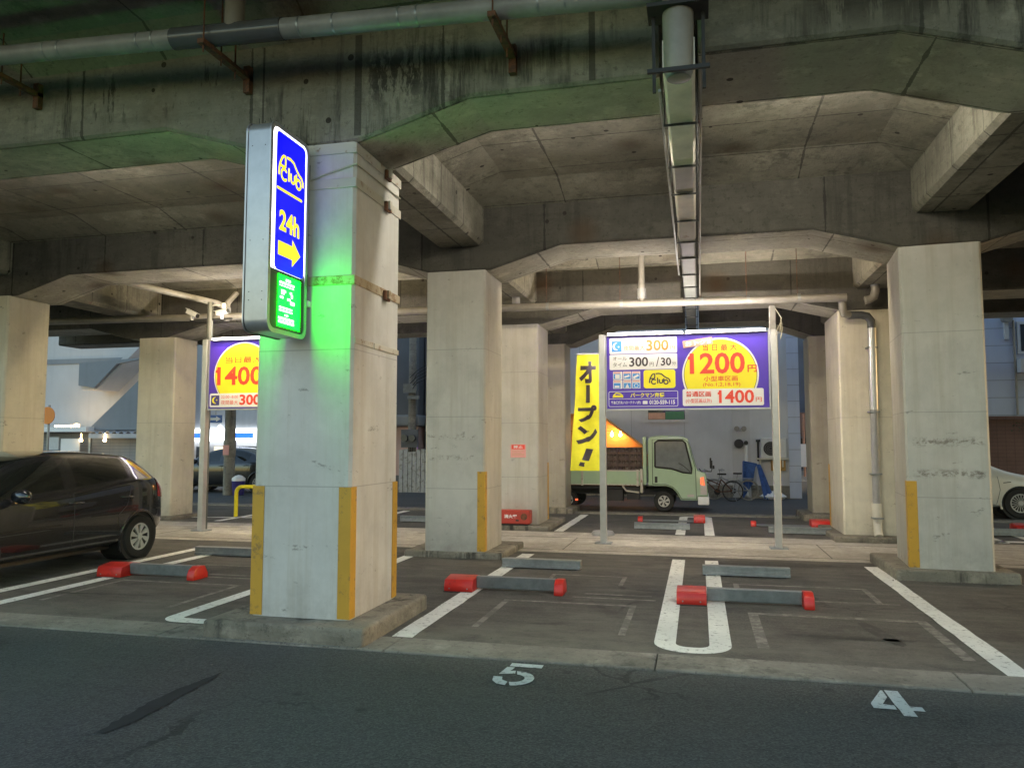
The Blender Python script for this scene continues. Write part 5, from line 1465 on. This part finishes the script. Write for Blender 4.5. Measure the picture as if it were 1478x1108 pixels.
def warehouse():
    t = thing('warehouse', 'grey clad building behind the truck and bicycles', 'building', (0, 23.3, 0))
    MB().box(-5.2, 2.78, 0, 12, -.05, 9).build('wall', 'w_grey', t)
    MB().box(.95, 1.45, -.03, .0, 0, 8.9).build('panel', 'w_pale', t)
    MB().box(2.5, 2.82, -.035, .05, 0, 9.0).build('corner_panel', 'w_siding', t)
    w = MB().box(-1.55, -.28, -.05, 0, 2.18, 3.1).build('window', 'ac', t)
    MB().box(-1.45, -.38, -.055, -.05, 2.26, 3.02).build('pane', 'win', w)
    MB().box(-1.44, -.95, -.058, -.0555, 2.27, 2.46).build('sticker', 'win_lit' if False else 's_salmon', w); MB().box(-.94, -.40, -.058, -.0555, 2.27, 2.5).build('sticker', plain('green_sticker', (.05, .22, .10), .5), w)
    for x in (1.08, 1.28):
        MB().lathe([(.075, -.10), (.075, 0.0), (.06, 0), (.06, -.09), (0, -.09)], (x, 0, 1.98), 'y', 18).build('vent_cap', 'pipe_light', t, smooth=40)
    MB().lathe([(.13, -.14), (.13, 0), (.11, -.0), (.11, -.12), (0, -.1)], (1.13, 0, 1.55), 'y', 20).build('exhaust', 'black', t, smooth=40)
    MB().lathe([(.06, -.1), (.06, 0), (0, -.08)], (1.33, 0, 1.57), 'y', 16).build('vent_cap', 'black', t)
    MB().tube([(1.33, -.06, 1.5), (1.33, -.06, .05)], .045, 12).build('drain', 's_white', t, smooth=40)
    MB().tube([(1.66, -.07, 1.62), (1.66, -.07, 1.05)], .03, 8).lathe([(.06, 0), (.06, .06), (0, .07)], (1.66, -.07, 1.6), 'z', 10).build('vent_pipe', 'black', t)
    MB().box(-5.2, 2.8, -.02, 0, -.03, .35).build('base_course', 'kerb', t)
    return t
warehouse()
def ac_unit():
    t = thing('air_conditioner', 'white air conditioner outdoor unit on a bracket on the grey wall', 'air conditioner', (1.98, 23.1, 1.14))
    MB().box(-.26, .42, -.13, .16, 0, .58).build('case', 'ac', t, bevel=.015)
    MB().lathe([(.20, -.14), (.20, -.131), (0, -.135)], (-.0, 0, .27), 'y', 28).build('fan_grille', 'black', t)
    mb = MB()
    for r in (.05, .1, .15, .195): mb.tube([(r * math.cos(2 * math.pi * k / 24), -.143, .27 + r * math.sin(2 * math.pi * k / 24)) for k in range(25)], .003, 4, caps=False)
    mb.build('guard', 'pipe', t)
    MB().box(-.38, .48, -.16, .19, -.04, -.003).box(-.3, -.26, -.1, .19, -.25, -.04).box(.3, .34, -.1, .19, -.25, -.04).build('bracket', 'strap', t)
    MB().box(.02, .4, -.06, .185, -.36, -.06).build('rusty_panel', plain('ochre_board', (.34, .2, .06), .7), t)
ac_unit()
def awning():
    t = thing('shop_awning', 'orange sloping awning lit by two bulbs behind the truck bed', 'awning', (-2.2, 21.9, 0))
    P = [(-2.2, 0), (-2.2, 2.75), (-.62, 2.75 - .0), (-.35, 2.42), (1.02, 1.28), (1.02, 1.20), (.95, 0)]
    mb = MB()
    mb.prism([(-2.2, .9), (-2.2, 2.41), (-.55, 2.41), (1.05, 1.22), (1.05, .9)], 'y', .55, .58)
    mb.build('back_sheet', 'tarp_orange', t)
    mb = MB(); mb.prism([(-.55, 2.41), (1.05, 1.22), (1.05, 1.17), (-.57, 2.37), (-2.2, 2.37), (-2.2, 2.41)], 'y', .0, .55)
    mb.build('roof_sheet', 'tarp_orange', t)
    for x, z in ((-.21, 1.80), (.03, 1.80)):
        b = MB().lathe([(0, -.045), (.03, -.035), (.045, 0), (.03, .035), (.012, .06), (.012, .1)], (x, .25, z), 'z', 14).build('bulb', 'bulb', t, smooth=60)
    MB().tube([(-2, .25, 1.91), (.03, .25, 1.90), (.12, .25, 1.90)], .008, 6).build('cable', 'black', t)
    mb = MB()
    for x in (-2.15, 1.0): mb.tube([(x, .05, -.03), (x, .05, 1.2)], .025, 8).tube([(x, .5, -.03), (x, .5, 1.2)], .025, 8)
    mb.build('leg', 'steel', t)
awning()
def pink_house():
    t = thing('pink_house', 'pink plastered house with dark upper floor seen in the gap beside the near column', 'house', (0, 24.4, 0))
    MB().box(-13.5, -9.15, 0, 7, .48, 2.12).build('wall', 'w_pink', t)
    MB().box(-13.5, -9.13, -.03, 7, -.05, .48).build('base_course', 'w_dark', t)
    MB().box(-13.5, -9.0, -.35, 7, 2.12, 2.5).build('balcony', 'w_stair', t, bevel=.1, seg=3)
    MB().box(-13.5, -9.15, .0, 7, 2.5, 6.5).build('upper_wall', 'w_dark', t)
    w = MB().box(-10.35, -10.0, -.04, 0, 2.55, 3.6).build('window', 'ac', t); MB().box(-10.32, -10.03, -.045, -.04, 2.6, 3.55).build('pane', 'win', w)
    MB().box(-9.75, -9.5, -.015, 0, .95, 1.03).build('vent', 's_white', t)
pink_house()
def dark_house():
    t = thing('narrow_house', 'dark narrow house with pale boxes behind the utility pole', 'house', (0, 24.9, 0))
    MB().box(-9.1, -6.6, 0, 6, -.05, 6.0).build('wall', 'w_dark', t)
    w = MB().box(-8.95, -8.2, -.05, 0, 2.7, 3.7).build('window', 'ac', t); MB().box(-8.9, -8.25, -.055, -.05, 2.76, 3.64).build('pane', 'win', w)
    MB().box(-8.95, -8.4, -.3, 0, 1.95, 2.45).build('meter_box', 'ac', t)
    MB().box(-6.59, -4.0, .2, 5, -.05, 7.0).build('side_wall', 'w_grey', t)
dark_house()
def fence():
    t = thing('plank_fence', 'weathered white plank fence at the foot of the utility pole', 'fence', (-9.5, 23.6, 0))
    mb = MB(); x = 0
    for i in range(9):
        h = 1.35 + rnd.uniform(-.08, .06); w = .13 + rnd.uniform(-.02, .02)
        mb.box(x, x + w, rnd.uniform(0, .02), .05, -.03, h); x += w + .02
    mb.box(-.02, x, .051, .075, .3, .4); mb.box(-.02, x, .051, .075, 1.0, 1.1)
    mb.build('planks', 'wood', t)
    return t
fence()
def utility_pole(x, y, r, label, extras):
    t = thing('utility_pole', label, 'pole', (x, y, 0))
    MB().tube([(0, 0, -.1), (0, 0, 9)], [r, r * .75], 14).build('pole', 'kerb', t, smooth=40)
    extras(t)
def ex1(t):
    for sx in (-.16, .10):
        MB().lathe([(.0, -.1), (.11, -.1), (.11, .02), (.08, .06), (0, .06)], (sx, -.2, 1.72), 'y', 18).build('meter', 'pipe_dark', t, smooth=40)
    MB().box(-.32, .26, -.16, -.1, 1.42, 2.0).build('meter_board', 'w_dark', t)
    mb = MB()
    for k in range(5): mb.tube([(rnd.uniform(-.15, .1), -.14, 3.3 + k * .1), (.3, -.4, 3.5 + k * .1), (3, -1, 4.4 + k * .2)], .012, 5)
    for k in range(3): mb.tube([(-.05 + .06 * k, -.14, 1.42), (-.05 + .06 * k, -.14, 0)], .018, 6)
    mb.build('cables', 'black', t)
    MB().box(-.25, .2, -.2, -.1, 3.2, 3.5).box(-.1, .3, -.2, -.1, 3.0, 3.1).build('brackets', 'steel_paint', t)
utility_pole(-9.15, 23.85, .14, 'concrete pole carrying two round meters between pink house and column', ex1)
def ex2(t):
    MB().lathe([(.185, 0), (.185, .5)], (0, 0, 1.15), 'z', 14).build('warning_wrap', 'kerb', t)
    MB().box(-.1, .1, -.2, -.186, 1.2, 1.5).build('poster', 's_pink', t)
utility_pole(-14.0, 21.0, .17, 'concrete utility pole with a pinned poster before the lit shop', ex2)
def one_way():
    t = thing('one_way_sign', 'blue road sign with white arrow beside the utility pole', 'road sign', (-14.4, 20.8, 2.18))
    MB().box(-.24, .24, -.01, .01, 0, .24).build('plate', 's_navy' if False else plain('road_blue', (.04, .12, .42), .4), t, bevel=.004)
    art('arrow', W_, t, lambda mb: sheet(mb, [(-.19, .085), (.04, .085), (.04, .035), (.2, .12), (.04, .205), (.04, .155), (-.19, .155)], .013))
    MB().tube([(0, .03, .25), (.0, .03, .4), (.35, .15, .42)], .02, 8).build('arm', 'steel', t)
one_way()
def round_sign():
    t = thing('round_sign', 'orange round sign half hidden by the cream column', 'sign', (-19.75, 20, 0))
    MB().lathe([(0, -.012), (.27, -.012), (.27, .012), (0, .012)], (0, -.06, 2.42), 'y', 32).build('disc', 'sign_or', t)
    MB().tube([(0, 0, -.03), (0, 0, 2.75)], .035, 8).build('pole', 'steel', t)
round_sign()
def stair_building():
    t = thing('apartment_block', 'pale grey block with an outside stair behind the hatchback', 'building', (0, 26, 0))
    MB().box(-34, -20.4, 0, 8, -.05, 9).build('wall', 'w_pale', t)
    MB().box(-34, -20.35, -.05, .0, 4.75, 4.95).build('band', 'w_stair', t)
    def flight(pts, y0, y1, mat, nm): MB().prism(pts, 'y', y0, y1).build(nm, mat, t)
    flight([(-23.1, 3.75), (-23.1, 4.62), (-20.4, 4.75), (-20.4, 4.7), (-21.4, 4.55), (-22.4, 3.65)], -1.3, -1.15, 'w_stair', 'parapet')
    flight([(-23.1, 3.6), (-22.4, 3.6), (-20.4, 5.3), (-20.4, 5.55), (-22.5, 3.75), (-23.1, 3.75)], -1.15, 0, 'w_pale', 'stair_flight')
    flight([(-22.6, 2.05), (-20.3, 4.0), (-20.3, 2.05)], -1.3, -1.15, 'w_stair', 'parapet')
    flight([(-22.6, 1.9), (-22.6, 2.05), (-20.3, 4.0), (-20.3, 3.8)], -1.14, 0, 'w_pale', 'stair_flight')
    MB().box(-21.55, -21.48, -.1, 0, 2.6, 3.6).build('drain', 's_white', t)
    MB().box(-34, -33.5, -3, 0, 0, 9).build('wing', 'w_pale', t)
stair_building()
def shed():
    t = thing('bike_shelter', 'low pale roofed shelter with hanging lamps behind the hatchback', 'shelter', (0, 24.6, 0))
    MB().box(-26, -22.3, -.3, 1.2, 1.98, 2.16).build('roof', 's_white', t)
    mb = MB(); n = 40; x0, x1 = -22.25, -19.2
    pts = [(x0 + (x1 - x0) * i / n, 1.94 + .035 * (1 if (i // 2) % 2 else -1)) for i in range(n + 1)]
    mb.prism(pts + [(p[0], p[1] + .02) for p in reversed(pts)], 'y', -.2, 1.2); mb.build('corrugated_roof', 'w_pale', t)
    MB().box(-22.25, -19.2, -.22, -.2, 1.74, 1.9).build('fascia', 'w_pale', t)
    MB().box(-26, -19.2, .6, .65, -.05, 1.97).build('back_panel', 'shutter', t)
    mb = MB()
    for x in (-25.6, -22.3, -19.4): mb.box(x, x + .08, -.15, -.07, -.05, 1.92)
    mb.build('post', 'steel', t)
    for x, z in ((-22.55, 1.66), (-21.5, 1.66)):
        MB().lathe([(0, -.06), (.05, -.045), (.065, 0), (.04, .05), (.02, .1), (.02, .25)], (x, -.25, z), 'z', 12).build('lamp', 'bulb2', t, smooth=60)
    MB().box(-23.6, -22.75, -.1, -.07, 1.25, 1.72).build('notice_board', 's_white', t)
    MB().box(-24.2, -23.7, -.1, -.07, 1.3, 1.78).build('notice_board', 'ac', t)
    MB().box(-23.9, -23.1, -.12, .2, 2.17, 2.23).lathe([(0, 0), (.09, 0), (.09, .1), (0, .12)], (-22.9, -.1, 2.17), 'z', 12).build('roof_lamp', 'bulb2', t)
shed()
def corner_shop():
    t = thing('corner_shop', 'corner shop with white and blue lit sign band behind the black car', 'shop', (0, 28, 0))
    MB().box(-22, -11.5, .3, 8, -.05, 1.62).build('wall', 'w_brown' if False else 'w_pale', t)
    MB().box(-22, -11.5, 0, 8, 1.62, 2.12).build('sign_band', 'shop_lit', t)
    for a, b in ((-22, -20.0), (-18.75, -17.6)): MB().box(a, b, -.02, -.002, 1.76, 1.96).build('sign_stripe', 'shop_blue', t)
    MB().box(-22, -11.5, .1, 8, 2.15, 8).build('upper_wall', 'w_grey', t)
    d = MB().box(-19.62, -18.85, .24, .29, .0, 1.45).build('door', 'ac', t); MB().box(-19.55, -18.92, .232, .239, .1, 1.4).build('pane', 'win_lit', d)
    w = MB().box(-21.8, -19.8, .24, .29, .5, 1.45).build('window', 'ac', t); MB().box(-21.7, -19.9, .232, .239, .56, 1.4).build('pane', 'win', w)
    w = MB().box(-18.5, -14, .24, .29, .5, 1.45).build('window', 'ac', t); MB().box(-18.4, -14.1, .232, .239, .56, 1.4).build('pane', 'win', w)
    for x in (-19.7, -19.0): MB().lathe([(.08, 0), (.1, .12), (.03, .2), (0, .2)], (x, -.2, 2.1), 'z', 12).build('spot_lamp', 'shop_lit', t)
corner_shop()
def bin_():
    t = thing('waste_bin', 'dark blue bin topped with a white bag by the utility pole', 'bin', (-13.6, 20.9, 0))
    MB().lathe([(.16, 0), (.2, .4), (.21, .42), (.19, .42)], (0, 0, 0), 'z', 18).build('tub', 's_navy', t, smooth=40)
    mb = MB(); mb.lathe([(0, .4), (.2, .42), (.2, .5), (.1, .58), (0, .6)], (0, 0, 0), 'z', 14); mb.build('bag', 's_white', t, smooth=60)
bin_()
def tower():
    t = thing('brick_tower', 'distant dark tower with brown brick balcony bands along the side street', 'building', (0, 46, 0))
    MB().box(4.4, 16, 0, 10, 0, 30).build('wall', 'w_navy', t)
    for k in range(9):
        b = MB().box(6.0, 15, -1.0, -.003, 3.35 + k * 1.6, 4.05 + k * 1.6).build('balcony', 'w_brick', t)
        MB().box(6.3, 7.4, -.02, -.001, 4.1 + k * 1.6, 4.85 + k * 1.6).build('window', 'win', t)
    MB().box(4.4, 15, -1.2, -.003, 1.9, 3.2).build('canopy', 'w_brown', t)
    MB().box(5.0, 15, -.03, -.002, .1, 1.8).build('shop_front', 'win', t)
    MB().box(5.3, 6.2, -.05, -.032, .3, 1.2).build('lit_panel', 'win_lit', t)
tower()
def street_sign():
    t = thing('street_sign', 'small white sign on a thin post far along the side street', 'sign', (4.75, 38, 0))
    MB().tube([(0, 0, 0), (0, 0, 2.9)], .05, 8).build('post', 'w_brick', t)
    MB().box(-.28, .28, -.12, -.06, .45, 1.5).build('panel', 's_white', t)
    MB().lathe([(0, -.08), (.08, -.06), (.1, 0), (0, .03)], (.75, 0, .75), 'y', 12).build('lamp', 'bulb', t, smooth=60)
street_sign()
def siding_house():
    t = thing('siding_house', 'house with pale blue siding over a brown tiled wall beyond the white car', 'house', (0, 22.6, 0))
    MB().box(6.9, 18, .1, 8, 2.26, 8).build('wall', 'w_siding', t)
    MB().box(6.9, 18, 0, 8, -.05, 2.25).build('lower_wall', 'w_brown', t)
    MB().box(6.85, 18, -.06, .0, 2.18, 2.27).build('ledge', 'w_brown', t)
    w = MB().box(8.2, 9.6, .03, .1, 3.9, 4.75).build('window', 'ac', t); MB().box(8.27, 9.53, .02, .029, 3.97, 4.68).build('pane', 'win', w)
    MB().box(8.15, 9.6, -.25, .1, 3.4, 3.75).build('window_box', 'ac', t)
    MB().lathe([(.12, -.22), (.12, 0), (0, -.2)], (7.95, .1, 4.85), 'y', 14).build('vent_hood', 'pipe_light', t)
    MB().box(7.9, 8.0, .02, .1, 4.3, 4.75).build('vent', 'ac', t)
    MB().tube([(8.12, .05, 4.8), (8.12, .05, 2.3)], .03, 8).build('drain', 'pipe_light', t)
    mb = MB()
    for k in range(120):
        x, z = rnd.uniform(7.9, 9.3), 2.0 + rnd.uniform(-.12, .1)
        a = rnd.uniform(0, 6.28); s = rnd.uniform(.02, .05)
        mb.add([(x, -.04, z), (x + s * math.cos(a), -.08, z + s * math.sin(a)), (x + s * math.cos(a + 1), -.06, z + s * math.sin(a + 1))], [(0, 1, 2)])
    mb.build('creeper', plain('ivy_leaf', (.03, .06, .02), .6), t)
siding_house()
